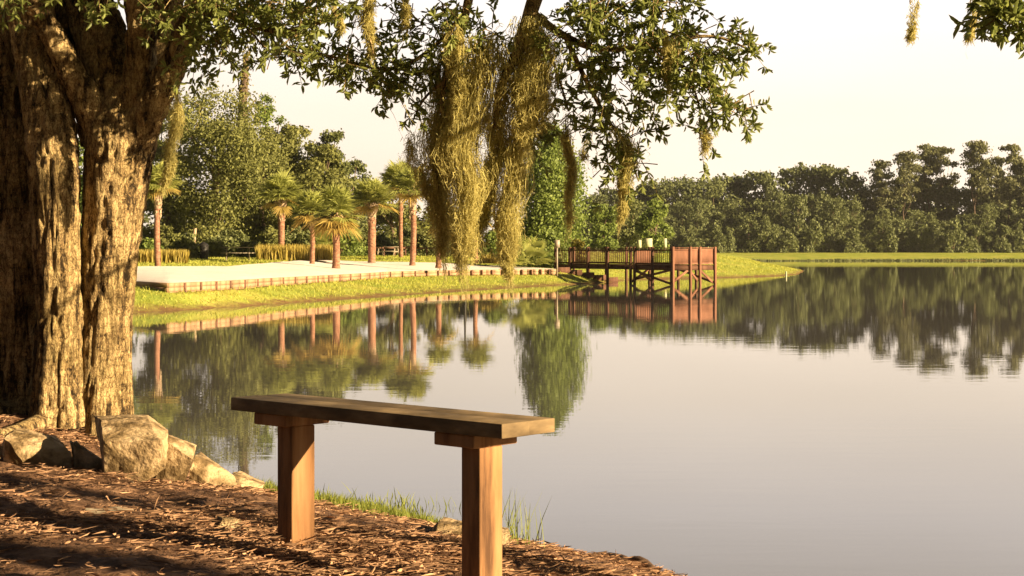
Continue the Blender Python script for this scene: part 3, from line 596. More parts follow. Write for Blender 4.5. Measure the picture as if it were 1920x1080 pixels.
MS = [
 ('thick golden moss curtain in the middle, longest but one, ending low over the sand', [(900, 60, 38, 7.98), (890, 150, 50, 7.98), (872, 260, 42, 7.98), (868, 350, 40, 7.98), (868, 430, 30, 7.98), (876, 505, 13, 7.98)], 1500, 1.3),
 ('broad golden moss mass wrapped round the thick central limb', [(1000, 30, 36, 7.95), (1000, 110, 58, 7.95), (1000, 190, 46, 7.95), (985, 270, 24, 7.95)], 1500, 1.0),
 ('feathery moss sheet between the two central limbs', [(935, 70, 50, 8.0), (945, 150, 66, 8.0), (930, 230, 40, 8.02), (925, 290, 24, 8.05), (912, 400, 14, 8.05), (908, 445, 5, 8.05)], 1000, 1.0),
 ('long moss rope right of the central curtain, swelling then ending at the wall', [(968, 240, 30, 8.02), (962, 320, 30, 8.02), (955, 400, 26, 8.02), (952, 470, 20, 8.02), (950, 522, 9, 8.02)], 1100, 1.1),
 ('dark shaded moss column at the left of the central curtain', [(838, 80, 26, 8.1), (830, 180, 36, 8.12), (828, 300, 30, 8.12), (828, 400, 24, 8.12), (828, 478, 9, 8.12)], 1500, 1.2),
 ('narrow bright orange moss tail against the dark left column', [(852, 45, 12, 7.9), (852, 110, 18, 7.9), (855, 170, 14, 7.9), (860, 225, 4, 7.9)], 420, .7),
 ('sparse grey moss veil left of the dark column', [(782, 165, 16, 8.1), (780, 230, 26, 8.1), (782, 300, 22, 8.1), (788, 365, 8, 8.1)], 150, .8),
 ('slim moss strand hanging before the bright green lakeside tree', [(1068, 195, 12, 8.1), (1066, 290, 14, 8.1), (1064, 370, 11, 8.1), (1066, 432, 4, 8.1)], 260, .9),
 ('tapering leafy moss tuft hanging above the sign boards', [(1160, 225, 22, 7.95), (1168, 280, 30, 7.95), (1168, 340, 18, 7.95), (1168, 405, 4, 7.95)], 430, .8),
 ('tiny moss tip on the drooping spray far out at the right', [(1312, 225, 8, 7.8), (1316, 255, 9, 7.8), (1318, 292, 2, 7.8)], 90, .5),
 ('faint moss wisp between the slim strand and the leafy tuft', [(1096, 185, 6, 8.1), (1098, 240, 8, 8.1), (1098, 300, 2, 8.1)], 50, .7),
 ('moss hank at the top edge above the left leafy spray', [(692, -30, 14, 7.9), (690, 40, 15, 7.9), (692, 100, 4, 7.9)], 200, .6),
 ('thin pale moss wisp hanging from the top edge near x of the snag', [(630, -30, 8, 7.7), (632, 20, 8, 7.7), (636, 60, 2, 7.7)], 60, .6),
 ('short moss wisp at the top edge left of the dark limb', [(752, -30, 10, 7.9), (756, 15, 8, 7.9), (756, 50, 2, 7.9)], 70, .5),
 ('solitary moss tail at the top edge in the open sky', [(1706, -10, 7, 7.6), (1708, 25, 7, 7.6), (1703, 75, 2, 7.6)], 90, .6),
 ('moss wisp at the left of the leafy spray in the top right corner', [(1825, -30, 10, 6.2), (1824, 20, 8, 6.2), (1820, 75, 2, 6.2)], 80, .6),
 ('olive moss drape beside the right fork of the oak trunk', [(322, 130, 12, 8.1), (322, 220, 18, 8.1), (318, 300, 16, 8.1), (312, 350, 5, 8.1)], 330, .9),
 ('moss fringe among the leaves of the right spray', [(1250, 60, 16, 7.7), (1252, 110, 18, 7.7), (1250, 160, 4, 7.7)], 110, .5),
]
for k, (lb_, path, n, ln) in enumerate(MS): moss(lb_.replace(' near x of the snag', ' left of the moss hank'), path, int(n*.85), ln, k)

# ------------------------------------------------------------------ broadleaf trees
def make_tree(name, base, H, hw, label, cat='tree', mat='treeA', n=6000, card=.2, group=None, crown0=.12, shape='oak', seed=0, trunk=.22, lobes=None, lod=1):
    rs = np.random.default_rng(seed+1000); base = np.array(base, float)
    t = empty(name, base, label, cat, group)
    nl = lobes or 22; C = []; Rr = []
    for _ in range(nl):
        f_ = rs.random()
        if shape == 'oak': f_ = f_**.8; prof = (1-abs(2*(.12+.82*f_)-1)**2.5)**.5
        elif shape == 'cone': prof = (1-f_)*.95+.12
        elif shape == 'willow': prof = min(1, 1.35*math.sqrt(max(0, 1-f_**1.8)))
        elif shape == 'pine': f_ = .5+.5*f_; prof = .3+.6*math.sin(math.pi*(f_-.42)/.62)
        elif shape == 'bush': prof = math.sqrt(max(.05, 1-f_**2))
        else: prof = 1
        z = H*(crown0+(1-crown0)*f_); a = rs.uniform(0, 2*np.pi); r = hw*prof*math.sqrt(rs.random())*.8
        rad = hw*rs.uniform(.26, .48)*(1.15-.5*f_ if shape != 'pine' else .95)
        C.append([r*math.cos(a), r*math.sin(a), min(z, H-rad*.55)]); Rr.append(rad)
    C = np.array(C); Rr = np.array(Rr)
    wgt = Rr**2; k = rs.choice(nl, n, p=wgt/wgt.sum()); d = rs.normal(size=(n, 3)); d /= np.linalg.norm(d, axis=1)[:, None]
    rad = Rr[k][:, None]*(rs.random((n, 1))**.3)*(1+.25*rs.normal(size=(n, 1)))
    sq = np.array([1, 1, .45 if shape == 'pine' else (1.5 if shape == 'willow' else .8)])
    pos = C[k]+d*rad*sq; pos[:, 2] = np.maximum(pos[:, 2], .15)
    if shape == 'willow': nd = np.column_stack([rs.normal(size=(n, 2)), rs.normal(0, .3, n)])
    else: nd = d*.7+rs.normal(size=(n, 3))*.7
    mb = MB(); lr = rs.normal(0, .12, nl)
    cards(mb, pos+base, nd, card*rs.uniform(.6, 1.4, n), rnd=np.clip(rs.normal(.5, .2, n)+lr[k], 0, 1)); child(mb, 'crown', M[mat], t)
    mb = MB(); th_ = H*(.75 if shape != 'bush' else .4); pts = [base+np.array([0, 0, -.3])]
    for q in (.25, .5, .75, 1): pts.append(base+np.array([rs.normal(0, .02*H), rs.normal(0, .02*H), th_*q]))
    pts = smooth_poly(pts, 14); mb.tube(pts, np.linspace(trunk, trunk*.3, 14), 9)
    for i in rs.permutation(nl)[:min(nl, 12)]:
        z = min(C[i, 2]*.8, th_*.9); j = int(np.argmin(abs(pts[:, 2]-base[2]-z*.75))); a = pts[j]; b = C[i]+base
        mb.tube(smooth_poly([a, (a+b)/2+np.array([0, 0, -.06*H*rs.random()]), b], 7), np.linspace(trunk*.35, trunk*.08, 7), 5, False)
    child(mb, 'trunk', M['farbark'], t, True); return t
def tree_px(name, px, top, hwpx, D, label, by=None, **kw):
    x = (px-CX)*D/F; zb = land_z(x, D) if by is None else CAMH-(by-HY)*D/F
    H = CAMH+(HY-top)*D/F-zb; return make_tree(name, (x, D, zb), H, hwpx*D/F, label, **kw)
tree_px('oak_tree', 405, 165, 112, 112, 'largest olive-green oak on the far bank, behind the picnic table', mat='treeA', n=38000, card=.16, seed=1, lobes=70, trunk=.45, crown0=.05)
tree_px('oak_tree', 315, 205, 70, 118, 'olive oak partly hidden behind the leftmost palm', mat='treeA', n=20000, card=.19, seed=2, lobes=45, trunk=.35, crown0=.03)
tree_px('broadleaf_tree', 185, 120, 95, 128, 'tall green tree glimpsed through the fork of the near oak', mat='treeB', n=14000, card=.26, seed=3, lobes=45, trunk=.4, crown0=.03)
tree_px('broadleaf_tree', 30, 200, 110, 120, 'green tree on the far bank hidden mostly by the near oak trunks', mat='treeB', n=9000, card=.28, seed=30, lobes=40, trunk=.4, crown0=.03)
tree_px('cedar_tree', 500, 176, 42, 122, 'flat-topped cedar rising between the snag and the open sky', mat='treeB', n=14000, card=.17, seed=4, lobes=50, shape='oak', crown0=.1, trunk=.25)
tree_px('broadleaf_tree', 490, 245, 62, 116, 'olive tree below the flat-topped cedar', mat='treeA', n=15000, card=.18, seed=5, lobes=40, trunk=.3, crown0=.03)
tree_px('broadleaf_tree', 560, 240, 56, 124, 'pale olive tree standing between the cedar and the vine-draped tree', mat='treeA', n=14000, card=.18, seed=6, lobes=36, trunk=.3, crown0=.03)
tree_px('vine_covered_tree', 620, 246, 44, 120, 'dark vine-draped tree with leaning top, rightmost of the left group', mat='treeC', n=12000, card=.18, seed=7, lobes=40, shape='oak', trunk=.3, crown0=.03)
tree_px('broadleaf_tree', 527, 238, 55, 121, 'full olive crown just right of the cedar', mat='treeA', n=14000, card=.18, seed=31, lobes=44, crown0=.03)
tree_px('broadleaf_tree', 598, 275, 60, 118, 'olive tree in front of the vine-draped tree', mat='treeA', n=14000, card=.18, seed=32, lobes=44, crown0=.03)
tree_px('broadleaf_tree', 662, 300, 50, 126, 'low dark tree behind the yellow palm', mat='treeC', n=7000, card=.22, seed=8, lobes=30, crown0=.02)
tree_px('broadleaf_tree', 735, 335, 60, 132, 'low olive tree in the background between two tall palms', mat='treeA', n=8000, card=.22, seed=9, lobes=32, crown0=.02)
tree_px('broadleaf_tree', 820, 385, 50, 136, 'low olive tree behind the right-hand palm of the row', mat='treeA', n=6000, card=.22, seed=10, lobes=28, crown0=.02)
tree_px('willow_tree', 1035, 250, 66, 114, 'tall bright green drooping tree beside the pier entrance', mat='treeB', n=26000, card=.17, seed=11, lobes=80, shape='willow', trunk=.35, crown0=.06)
tree_px('broadleaf_tree', 590, 325, 70, 112, 'olive understory tree behind the pair of palms with a yellow skirt', mat='treeA', n=9000, card=.2, seed=13, lobes=34, crown0=.02)
for k, (px, top, hw, D, lab, mt) in enumerate([(1130, 385, 34, 175, 'small green tree behind the pier walkway, leftmost of three', 'treeB'), (1180, 372, 40, 185, 'middle one of three small green trees behind the pier', 'treeC'),
                                  (1228, 372, 34, 178, 'light green tree right behind the pale sign board', 'treeB')]):
    tree_px('broadleaf_tree', px, top, hw, D, lab, mat=mt, n=6000, card=.26, seed=20+k, lobes=26, crown0=.12, group='small trees behind the pier')
# shrubs along the back of the lawn
sh = [(270, 452, 40, 84, 'treeB', 'green shrub under the leftmost palm at the oak trunk edge'), (345, 440, 34, 88, 'treeC', 'dark shrub behind the short palm stump'), (400, 448, 28, 98, 'treeC', 'dark low shrub left of the picnic table'),
      (470, 455, 24, 98, 'treeC', 'dark shrub right behind the picnic table'), (560, 430, 46, 104, 'treeC', 'dark green shrub behind the tall yellow grass'), (650, 432, 40, 112, 'treeB', 'green shrub behind the yellow palm skirt'),
      (720, 440, 38, 122, 'treeC', 'dark shrub between the two tallest palms'), (800, 438, 44, 122, 'treeA', 'olive shrub behind the right-hand palms'), (870, 440, 40, 118, 'treeC', 'dark shrub behind the golden moss curtain'),
      (925, 436, 36, 112, 'treeB', 'green shrub glimpsed between the two moss ropes'), (1020, 432, 38, 100, 'treeB', 'broad leafy shrub beside the signpost'), (1085, 448, 20, 108, 'treeD', 'small yellowish shrub behind the pier entrance'),
      (250, 445, 30, 92, 'treeA', 'olive shrub left of the leftmost palm trunk'), (310, 425, 34, 98, 'treeA', 'olive shrub right of the leftmost palm trunk'), (430, 432, 44, 106, 'treeC', 'dark broad shrub filling the gap beneath the largest oak'), (515, 425, 36, 102, 'treeA', 'olive shrub behind the stout pale-trunked palm'),
      (605, 420, 36, 114, 'treeA', 'olive shrub between the thin palm and the yellow-skirted palm'), (685, 425, 34, 126, 'treeA', 'olive shrub behind the cross-hatched palm trunk'), (765, 428, 40, 126, 'treeC', 'dark shrub behind the tall dark-trunked palm'),
      (200, 440, 60, 95, 'treeC', 'dark shrub hidden behind the right oak trunk'), (60, 430, 90, 95, 'treeC', 'dark shrub hidden behind the left oak trunk')]
for k, (px, top, hw, D, mt, lab) in enumerate(sh):
    tree_px('shrub', px, top, hw, D, lab, cat='shrub', mat=mt, n=3500, card=.17, seed=60+k, lobes=18, shape='bush', crown0=.0, trunk=.06, group='shrubs along the back of the lawn')
# distant tree belt behind the left bank closes the horizon
far_trees = []
def far_proto(kind, seed, n=1700):
    if kind == 'pine': return make_tree('pine_tree', (0, 0, 0), 26, 5.2, 'x', mat='pine', n=4200, card=.55, seed=seed, shape='pine', lobes=34, trunk=.32, crown0=.0)
    if kind == 'bush': return make_tree('broadleaf_tree', (0, 0, 0), 10, 5, 'x', mat='far', n=2100, card=.75, seed=seed, shape='bush', lobes=24, trunk=.2, crown0=0)
    return make_tree('broadleaf_tree', (0, 0, 0), 18, 6.5, 'x', mat='far', n=4200, card=.65, seed=seed, shape='oak', lobes=44, trunk=.3, crown0=.0)
protos = {'oak': [far_proto('oak', 200+i) for i in range(5)], 'pine': [far_proto('pine', 220+i) for i in range(4)], 'bush': [far_proto('bush', 240+i) for i in range(4)]}
base_dim = {'oak': (18, 6.5), 'pine': (26, 5.2), 'bush': (10, 5)}
used = set()
ORD = ['first', 'second', 'third', 'fourth', 'fifth', 'sixth', 'seventh', 'eighth', 'ninth', 'tenth', 'eleventh', 'twelfth', 'thirteenth']
BAND = [(1240, 'behind the pier platform'), (1440, 'above the grassy spit'), (1630, 'left of the pine clump'), (1800, 'beneath the dense pine clump'), (1935, 'beneath the lone pine'), (9999, 'beyond the right photo edge')]
bcount = {}
def wood_label(px, what):
    b = next(t for lim, t in BAND if px < lim); bcount[(b, what)] = bcount.get((b, what), -1)+1
    return '%s %s from the left %s' % (ORD[bcount[(b, what)]], what, b)
def place(kind, px, top, hwpx, D, label, group):
    fresh = [p_ for p_ in protos[kind] if p_.name not in used]
    pr = fresh[0] if fresh else random.choice(protos[kind])
    r = pr
    if pr.name in used:
        r = pr.copy(); COL.objects.link(r)
        for ch in pr.children:
            c = ch.copy(); c.data = ch.data; COL.objects.link(c); c.parent = r
    used.add(pr.name); used.add(r.name)
    x = (px-CX)*D/F; zb = land_z(x, D); H = CAMH+(HY-top)*D/F-zb; h0, w0 = base_dim[kind]
    r.location = (x, D, zb-.2); s = hwpx*D/F/w0; r.scale = (s, s, H/h0); r.rotation_euler = (0, 0, random.uniform(0, 6.28))
    tag(r, label, 'tree', group); return r
prof = [(1060, 400), (1100, 378), (1150, 350), (1200, 345), (1240, 335), (1290, 331), (1340, 325), (1400, 328), (1440, 322), (1490, 315), (1540, 308), (1580, 318), (1610, 335), (1640, 345), (1680, 345), (1720, 335), (1760, 340), (1800, 352), (1840, 345), (1880, 335), (1930, 315), (2000, 310), (2080, 315), (2200, 320), (2350, 320)]
prx = [a for a, b in prof]; pry = [b for a, b in prof]
px = 1060; k = 0
while px < 2200:
    top = np.interp(px, prx, pry)+random.uniform(-5, 12)
    place('oak', px, top, random.uniform(40, 58), 372+random.uniform(-6, 10), wood_label(px, 'tall dark back-rank tree'), 'back rank of the wood across the lake'); px += random.uniform(24, 34)
px = 1075
while px < 2200:
    top = np.interp(px, prx, pry)+random.uniform(35, 75)
    place('oak', px, top, random.uniform(26, 38), 356+random.uniform(-5, 6), wood_label(px, 'mid-height olive tree'), 'middle rank of the wood across the lake'); px += random.uniform(26, 38)
px = 1090
while px < 2200:
    place('bush', px, random.uniform(405, 438), random.uniform(16, 26), 343+random.uniform(-3, 4), wood_label(px, 'low bushy tree at the water side'), 'low bushy trees at the foot of the wood'); px += random.uniform(18, 28)
for px, top, hw, lab in [(1655, 297, 31, 'tall pine at the left end of the tall clump across the lake'), (1695, 282, 34, 'tall dark pine second from the left in the tall clump'), (1738, 266, 37, 'tallest dense dark pine across the lake, crown centre of the clump'),
                         (1770, 273, 34, 'tall pine at the right end of the dense clump, beside the sky gap'), (1833, 262, 37, 'open-crowned pine with bare trunk standing alone in the sky gap'), (1868, 290, 26, 'slender pine just right of the lone open-crowned pine'),
                         (1893, 268, 29, 'reddish-topped pine near the right edge of the photo'), (1925, 300, 31, 'pine cut by the right edge of the photo')]:
    place('pine', px, top, hw, 365+random.uniform(-5, 5), lab, 'tall pines across the lake')
for k in range(13):   # behind the left bank
    px = 120+k*68; D = 230+random.uniform(-10, 20)
    place('oak', px, 395+random.uniform(-12, 20)+(25 if 820 < px < 930 else 0), random.uniform(40, 55), D, ORD[k]+'th distant dark tree'.replace('th ', ' ')+' from the left behind the palm lawn', 'distant trees behind the palm lawn')
# dead snag
x, D = (455-CX)*115/F, 115; zb = land_z(x, D)
sn = empty('dead_tree', (x, D, zb), 'bare broken snag with pointed top rising above the left trees', 'tree')
mb = MB(); ppx = smooth_poly([P(452, 480, D), P(453, 300, D), P(454, 240, D), P(456, 180, D), P(460, 130, D), P(463, 94, D)], 30)
mb.tube(ppx, np.interp(np.linspace(0, 1, 30), [0, .5, .75, .9, 1], [.36, .33, .27, .17, .02]), 10)
mb.tube(smooth_poly([P(453, 190, D), P(448, 165, D), P(446, 130, D)], 8), np.linspace(.08, .02, 8), 6)
mb.tube(smooth_poly([P(454, 225, D), P(466, 205, D), P(478, 188, D)], 8), np.linspace(.13, .05, 8), 6); child(mb, 'trunk', M['farbark'], sn, True)
mb = MB(); n = 1500; t = R.random(n); c = np.stack([np.interp(t, np.linspace(0, 1, 30), ppx[:, q]) for q in range(3)], 1); c = c[c[:, 2] > 6]; c += R.normal(0, 1, c.shape)*np.array([.22, .22, .2])
cards(mb, c, R.normal(size=c.shape), .16); child(mb, 'vine', M['treeD'], sn)

# ------------------------------------------------------------------ palms
def palm(px, by, ty, D, r, label, skirt=.3, seed=0, crown=1.0, boots=True, zb=None, lean=0, green=.6, nf=62):
    rs = np.random.default_rng(seed+400); x = (px-CX)*D/F; zb = CAMH-(by-HY)*D/F; zt = CAMH+(HY-ty)*D/F
    t = empty('palm_tree', (x, D, zb), label, 'palm', 'palms along the back of the sand')
    a = np.array([x+lean, D, zb-.3]); top = np.array([x, D, zt]); H = zt-zb
    pts = smooth_poly([a, a*.5+top*.5+np.array([rs.normal(0, .05), 0, 0]), top], 26); tt = np.linspace(0, 1, 26)
    rad = np.interp(tt, [0, .08, .6, .8, .93, 1], [r*1.25, r, r*.9, r*1.05, r*1.75 if boots else r*1.15, r*1.2])*(1+.05*rs.normal(size=26))
    mb = MB(); mb.tube(pts[:20], rad[:20], 12); child(mb, 'trunk', M['palmbark'], t, True)
    mb = MB(); mb.tube(pts[19:], rad[19:], 12)
    for _ in range(34 if boots else 10):
        s = rs.uniform(.62, 1); an = rs.uniform(0, 6.28); c = a+(top-a)*s; dv = np.array([math.cos(an), math.sin(an), 0]); rr = np.interp(s, tt, rad)
        mb.beam(c+dv*rr*.7, c+dv*rr*1.25+np.array([0, 0, .22]), .09, .04)
    child(mb, 'boots', M['palmboot'], t)
    fg, fd = MB(), MB()
    for i in range(nf):
        el = rs.uniform(-.2, 1.45) if i > nf*skirt else rs.uniform(-.8, -.2)
        an = i*2.4+rs.normal(0, .2); dry = i < nf*skirt*.8
        dv = np.array([math.cos(an)*math.cos(el), math.sin(an)*math.cos(el), math.sin(el)])
        pL = rs.uniform(.35, .7)*crown; hub = top+np.array([0, 0, .15])+dv*pL+np.array([0, 0, -.12*pL])
        tgt = fd if dry else fg
        tgt.tube([top+np.array([0, 0, .1]), top+dv*pL*.5+np.array([0, 0, .13]), hub], [.03, .025, .018], 4, False)
        side = np.cross(dv, [0, 0, 1.]); side /= np.linalg.norm(side)+1e-6; nm = np.cross(side, dv)
        nlf = 22; A = np.linspace(-1.9, 1.9, nlf); LL = rs.uniform(.5, .84)*crown*(1-.22*(abs(A)/1.9)**2)
        V = []
        for q in range(nlf):
            ld = dv*math.cos(A[q])+side*math.sin(A[q])+nm*.15; ld /= np.linalg.norm(ld); Lq = LL[q]
            m1 = hub+ld*Lq*.5; tp = hub+ld*Lq+np.array([0, 0, -.26*Lq*rs.uniform(.5, 1.4)])
            wv = np.cross(ld, nm+rs.normal(0, .4, 3)); wv = wv/np.linalg.norm(wv)*.034*crown
            V += [hub-wv*.4, hub+wv*.4, m1+wv, m1-wv, tp+wv*.12, tp-wv*.12]
        kk = np.arange(nlf)[:, None]*6
        tgt.add(V, np.concatenate([kk+np.array([0, 1, 2, 3]), kk+np.array([3, 2, 4, 5])]), rs.random())
    child(fg, 'fronds', M['palmleaf'], t)
    if fd.v: child(fd, 'dry_fronds', M['palmdry'], t)
    return t
palm(296, 500, 352, 68, .13, 'slender reddish palm furthest left, beside the oak trunk', .12, 1, .95)
palm(527, 487, 372, 92, .2, 'stout pale-trunked palm behind the tall yellow grass', .06, 2, 1.35)
palm(585, 488, 402, 84, .13, 'thin palm overlapped by the yellow-skirted palm', .15, 3, 1.15)
palm(630, 495, 405, 80, .19, 'palm with bright yellow skirt growing out of the sand', .38, 4, 1.35, nf=50)
palm(697, 491, 380, 95, .24, 'thick palm with cross-hatched upper trunk in the middle of the row', .06, 5, 1.35)
palm(773, 491, 360, 92, .17, 'tall palm with dark trunk and swollen pale top', .05, 6, 1.3)
palm(822, 492, 425, 86, .15, 'shortest palm of the row, just left of the golden moss curtain', .12, 7, 1.0, nf=24)
palm(752, 486, 345, 108, .15, 'dark feathery palm set back behind the tall dark-trunked palm', .1, 8, 1.4, boots=False)
palm(893, 491, 400, 100, .15, 'palm hidden behind the golden moss curtain', .1, 14, 1.1, boots=False)
st = empty('palm_stump', (*P(361, 486, 92),), 'short bare leaning palm stump left of the picnic table', 'stump')
mb = MB(); mb.tube(smooth_poly([P(360, 492, 92), P(362, 460, 92), P(366, 428, 92)], 10), np.linspace(.15, .1, 10), 10); child(mb, 'trunk', M['palmboot'], st, True)
# palmettos by the pier
for k, (px, by, D, s, lab) in enumerate([(985, 492, 97, 1.5, 'large fan-leaved palmetto clump left of the signpost'), (1005, 497, 95, 1.1, 'small palmetto clump at the sand edge before the larger one'), (610, 468, 104, 1.2, 'palmetto under the yellow-skirted palm')]):
    x = (px-CX)*D/F; c = np.array([x, D, CAMH-(by-HY)*D/F]); t = empty('palmetto', c, lab, 'palmetto', 'palmettos behind the sand'); mb = MB()
    for i in range(26):
        el = R.uniform(.1, 1.3); an = R.uniform(0, 6.28); dv = np.array([math.cos(an)*math.cos(el), math.sin(an)*math.cos(el), math.sin(el)]); hub = c+dv*s*R.uniform(.5, 1.1)
        mb.tube([c, (c+hub)/2, hub], [.02]*3, 4, False); side = np.cross(dv, [0, 0, 1.]); side /= np.linalg.norm(side); nm = np.cross(side, dv); V = []
        for A in np.linspace(-1.6, 1.6, 15):
            ld = dv*math.cos(A)+side*math.sin(A); Lq = .55*s; wv = np.cross(ld, nm); wv = wv/np.linalg.norm(wv)*.04
            V += [hub-wv*.3, hub+wv*.3, hub+ld*Lq*.5+wv, hub+ld*Lq*.5-wv, hub+ld*Lq+[0, 0, -.2*Lq], hub+ld*Lq+[0, 0, -.2*Lq]]
        kk = np.arange(15)[:, None]*6; mb.add(V, np.concatenate([kk+np.array([0, 1, 2, 3]), kk+np.array([3, 2, 4, 5])]), R.random())
    child(mb, 'leaves', M['palmleaf'], t)

# ------------------------------------------------------------------ grass
def blades(mb, pos, h, w_, lean=.3, n_seg=1):
    n = len(pos); an = R.uniform(0, 6.28, n); wv = np.stack([np.cos(an), np.sin(an), np.zeros(n)], 1)*np.broadcast_to(w_, (n,))[:, None]*.5
    tp = pos+np.column_stack([R.normal(0, lean, n), R.normal(0, lean, n), np.ones(n)])*np.broadcast_to(h, (n,))[:, None]
    mid = pos*.5+tp*.5+np.array([0, 0, 1.])*(np.broadcast_to(h, (n,))*.08)[:, None]
    V = np.stack([pos-wv, pos+wv, mid+wv*.8, mid-wv*.8, tp, tp+wv*.1], 1).reshape(-1, 3); k = np.arange(n)[:, None]*6; r = R.random(n)
    mb.add(V, np.concatenate([k+np.array([0, 1, 2, 3]), k+np.array([3, 2, 5, 4])]), np.concatenate([r, r]))
# bank grass (uncountable)
n = 130000; an = R.uniform(-.30, .24, n); D = R.uniform(44, 155, n); q = np.stack([an*D, D], 1)
d = sdist(q); ok = (~inside(q)) & (d < 26) & (~in_poly(q, sandpoly)); q = q[ok]; z = tz(q); kz = z > .05+R.uniform(-.04, .12, len(z)); q = q[kz]; z = z[kz]
for s in range(0): pass
mb = MB(); D = q[:, 1]; blades(mb, np.column_stack([q, z-.01]), R.uniform(.05, .13, len(q)), .02+D*.00022, .5)
tag(mb.build('bank_grass', M['grassblade']), 'short sunlit yellow-green grass covering the far bank', 'grass', kind='stuff')
# tall ornamental grass hedges
for px0, px1, top, by, D, lab in [(482, 622, 458, 488, 89, 'sunlit hedge of tall yellow grass behind the middle of the sand'), (256, 352, 468, 496, 76, 'reddish green hedge of tall grass behind the left end of the sand')]:
    n = 2600; x = R.uniform(px0, px1, n); DD = D+R.uniform(0, 2.5, n); pos = np.array([P(a, by, b) for a, b in zip(x, DD)])
    mb = MB(); blades(mb, pos, (by-top)*D/F*R.uniform(.6, 1.1, n), .05, .12); o = mb.build('tall_grass', M['reed'], loc=P((px0+px1)/2, by, D)); tag(o, lab, 'tall grass')
n = 500; mb = MB(); pos = np.array([P(a, 494, 97+b) for a, b in zip(R.normal(918, 9, n), R.uniform(0, 1, n))]); blades(mb, pos, R.uniform(.3, .7, n), .05, .35)
tag(mb.build('tall_grass', M['reed'], loc=P(918, 494, 97)), 'small dry yellow grass clump seen between the two moss ropes', 'tall grass')
n = 5000; mb = MB(); x = R.uniform(44, 130, n); yb = np.interp(x, [45, 60, 100, 150], [292, 298, 300, 303])+R.uniform(.2, 2.5, n)
blades(mb, np.column_stack([x, yb, tz(np.column_stack([x, yb]))-.05]), R.uniform(.15, .45, n), .22, .3); tag(mb.build('shore_reeds', M['treeC']), 'dark fringe of weeds along the far waterline', 'reeds', kind='stuff')
# near shore grass
def gclump(pts, n, h, label, wid=.006, spread=.1, wl=False):
    mb = MB(); base = resample(np.array([P(*p_)[:2] for p_ in pts]), n); pos = base+R.normal(0, spread, base.shape)
    z = np.maximum(nz_(pos), -.03 if wl else 0); blades(mb, np.column_stack([pos, z]), R.uniform(.4, 1.1, n)*h, wid, .35)
    c = pos.mean(0); return tag(mb.build('grass_tuft', M['neargrass'], loc=(c[0], c[1], float(z.mean()))), label, 'grass')
gclump([(588, 955, 9.3), (680, 968, 9.6), (780, 985, 10.2)], 4200, .09, 'low strip of bright green grass at the water edge between the bench posts', .007, .16)
gclump([(485, 935, 7.6), (512, 948, 7.8)], 800, .1, 'bright grass tuft between the last edging stone and the left bench post', .006, .07)
gclump([(655, 935, 12.0), (760, 950, 11.6)], 260, .13, 'sparse sprigs of water weed standing just off the shore', .009, .22, True)
gclump([(945, 1005, 6.4), (985, 1010, 6.6)], 60, .22, 'few thin tall grass blades right of the right bench post', .004, .05)
gclump([(1130, 1030, 8.6), (1230, 1060, 7.8)], 90, .07, 'thin scattered blades along the dark edge at the lower right', .005, .1)

# ------------------------------------------------------------------ leaf litter, sticks, roots on the near ground
n = 120000; D = 3.0+7.5*R.random(n)**1.1; an = R.uniform(-.36, .16, n); q = np.stack([an*D, D], 1); z = nz_(q); pt = np.array([mn.noise(Vector((a*1.1, b*1.1, 5))) for a, b in q]); ok = (z > .06) & (R.random(n) < np.clip(.36+1.5*pt, .06, 1)); q, z, D = q[ok], z[ok], D[ok]; n = len(q)
zz = np.array([.030*fbm(a, b, 2.3)+.014*fbm(a+9, b, 11, 3) for a, b in q]); pos = np.column_stack([q, z+zz+.006+R.uniform(0, .014, n)])
d = R.normal(size=(n, 3)); d[:, 2] = R.normal(0, .12, n); mb = MB(); isn = R.random(n) < .6
leaves(mb, pos[~isn], d[~isn], R.uniform(.006, .022, (~isn).sum()), R.uniform(.003, .009, (~isn).sum()), rnd=R.beta(1.2, 3, (~isn).sum())*1.1, fold=.3)
d2 = d[isn]; d2[:, 2] = R.normal(0, .06, len(d2)); d2[:, 0] *= 1.8; leaves(mb, pos[isn], d2, R.uniform(.02, .075, isn.sum()), .0013, rnd=R.beta(1.4, 2.2, isn.sum()), fold=.5)
tag(mb.build('leaf_litter', M['litter']), 'reddish brown pine needles and dry oak leaves carpeting the near bank', 'leaf litter', kind='stuff')
def stick(pts, r, label, name='stick', cat='stick', mat='deadwood'):
    mb = MB(); pp = smooth_poly(pl(*pts), 24)
    for i in range(24): pp[i, 2] = near_z(pp[i, 0], pp[i, 1])+r*.35+.03*fbm(pp[i, 0], pp[i, 1], 2.3)
    for i in range(24): pp[i] += np.array(mn.noise_vector(Vector(pp[i])*8))*r*.6
    mb.tube(pp, r*np.interp(np.linspace(0, 1, 24), [0, .1, .8, 1], [.6, 1, .8, .25]), 8); return tag(mb.build(name, M[mat], smooth=True, loc=pp[0]), label, cat)
stick([(1060, 1025, 7.6), (1150, 1050, 7.2), (1240, 1078, 6.9)], .035, 'dark gnarled root along the edge of the bank at the lower right', 'tree_root', 'root')
stick([(835, 990, 7.2), (870, 988, 7.2), (905, 992, 7.0)], .03, 'short dark piece of driftwood left of the squat stone', 'driftwood', 'driftwood')
stick([(595, 932, 9.6), (632, 936, 9.7)], .016, 'small reddish stick at the water line between the bench posts')
stick([(250, 905, 6.1), (190, 885, 6.5)], .007, 'thin pale curved twig lying before the tallest boulder', mat='picnic')
stick([(160, 1020, 5.2), (250, 1016, 5.2)], .01, 'pale stripped twig on the litter at the lower left', mat='picnic')
stick([(1010, 1055, 5.2), (1120, 1075, 5.0)], .014, 'dark stick lying right of the right bench post')
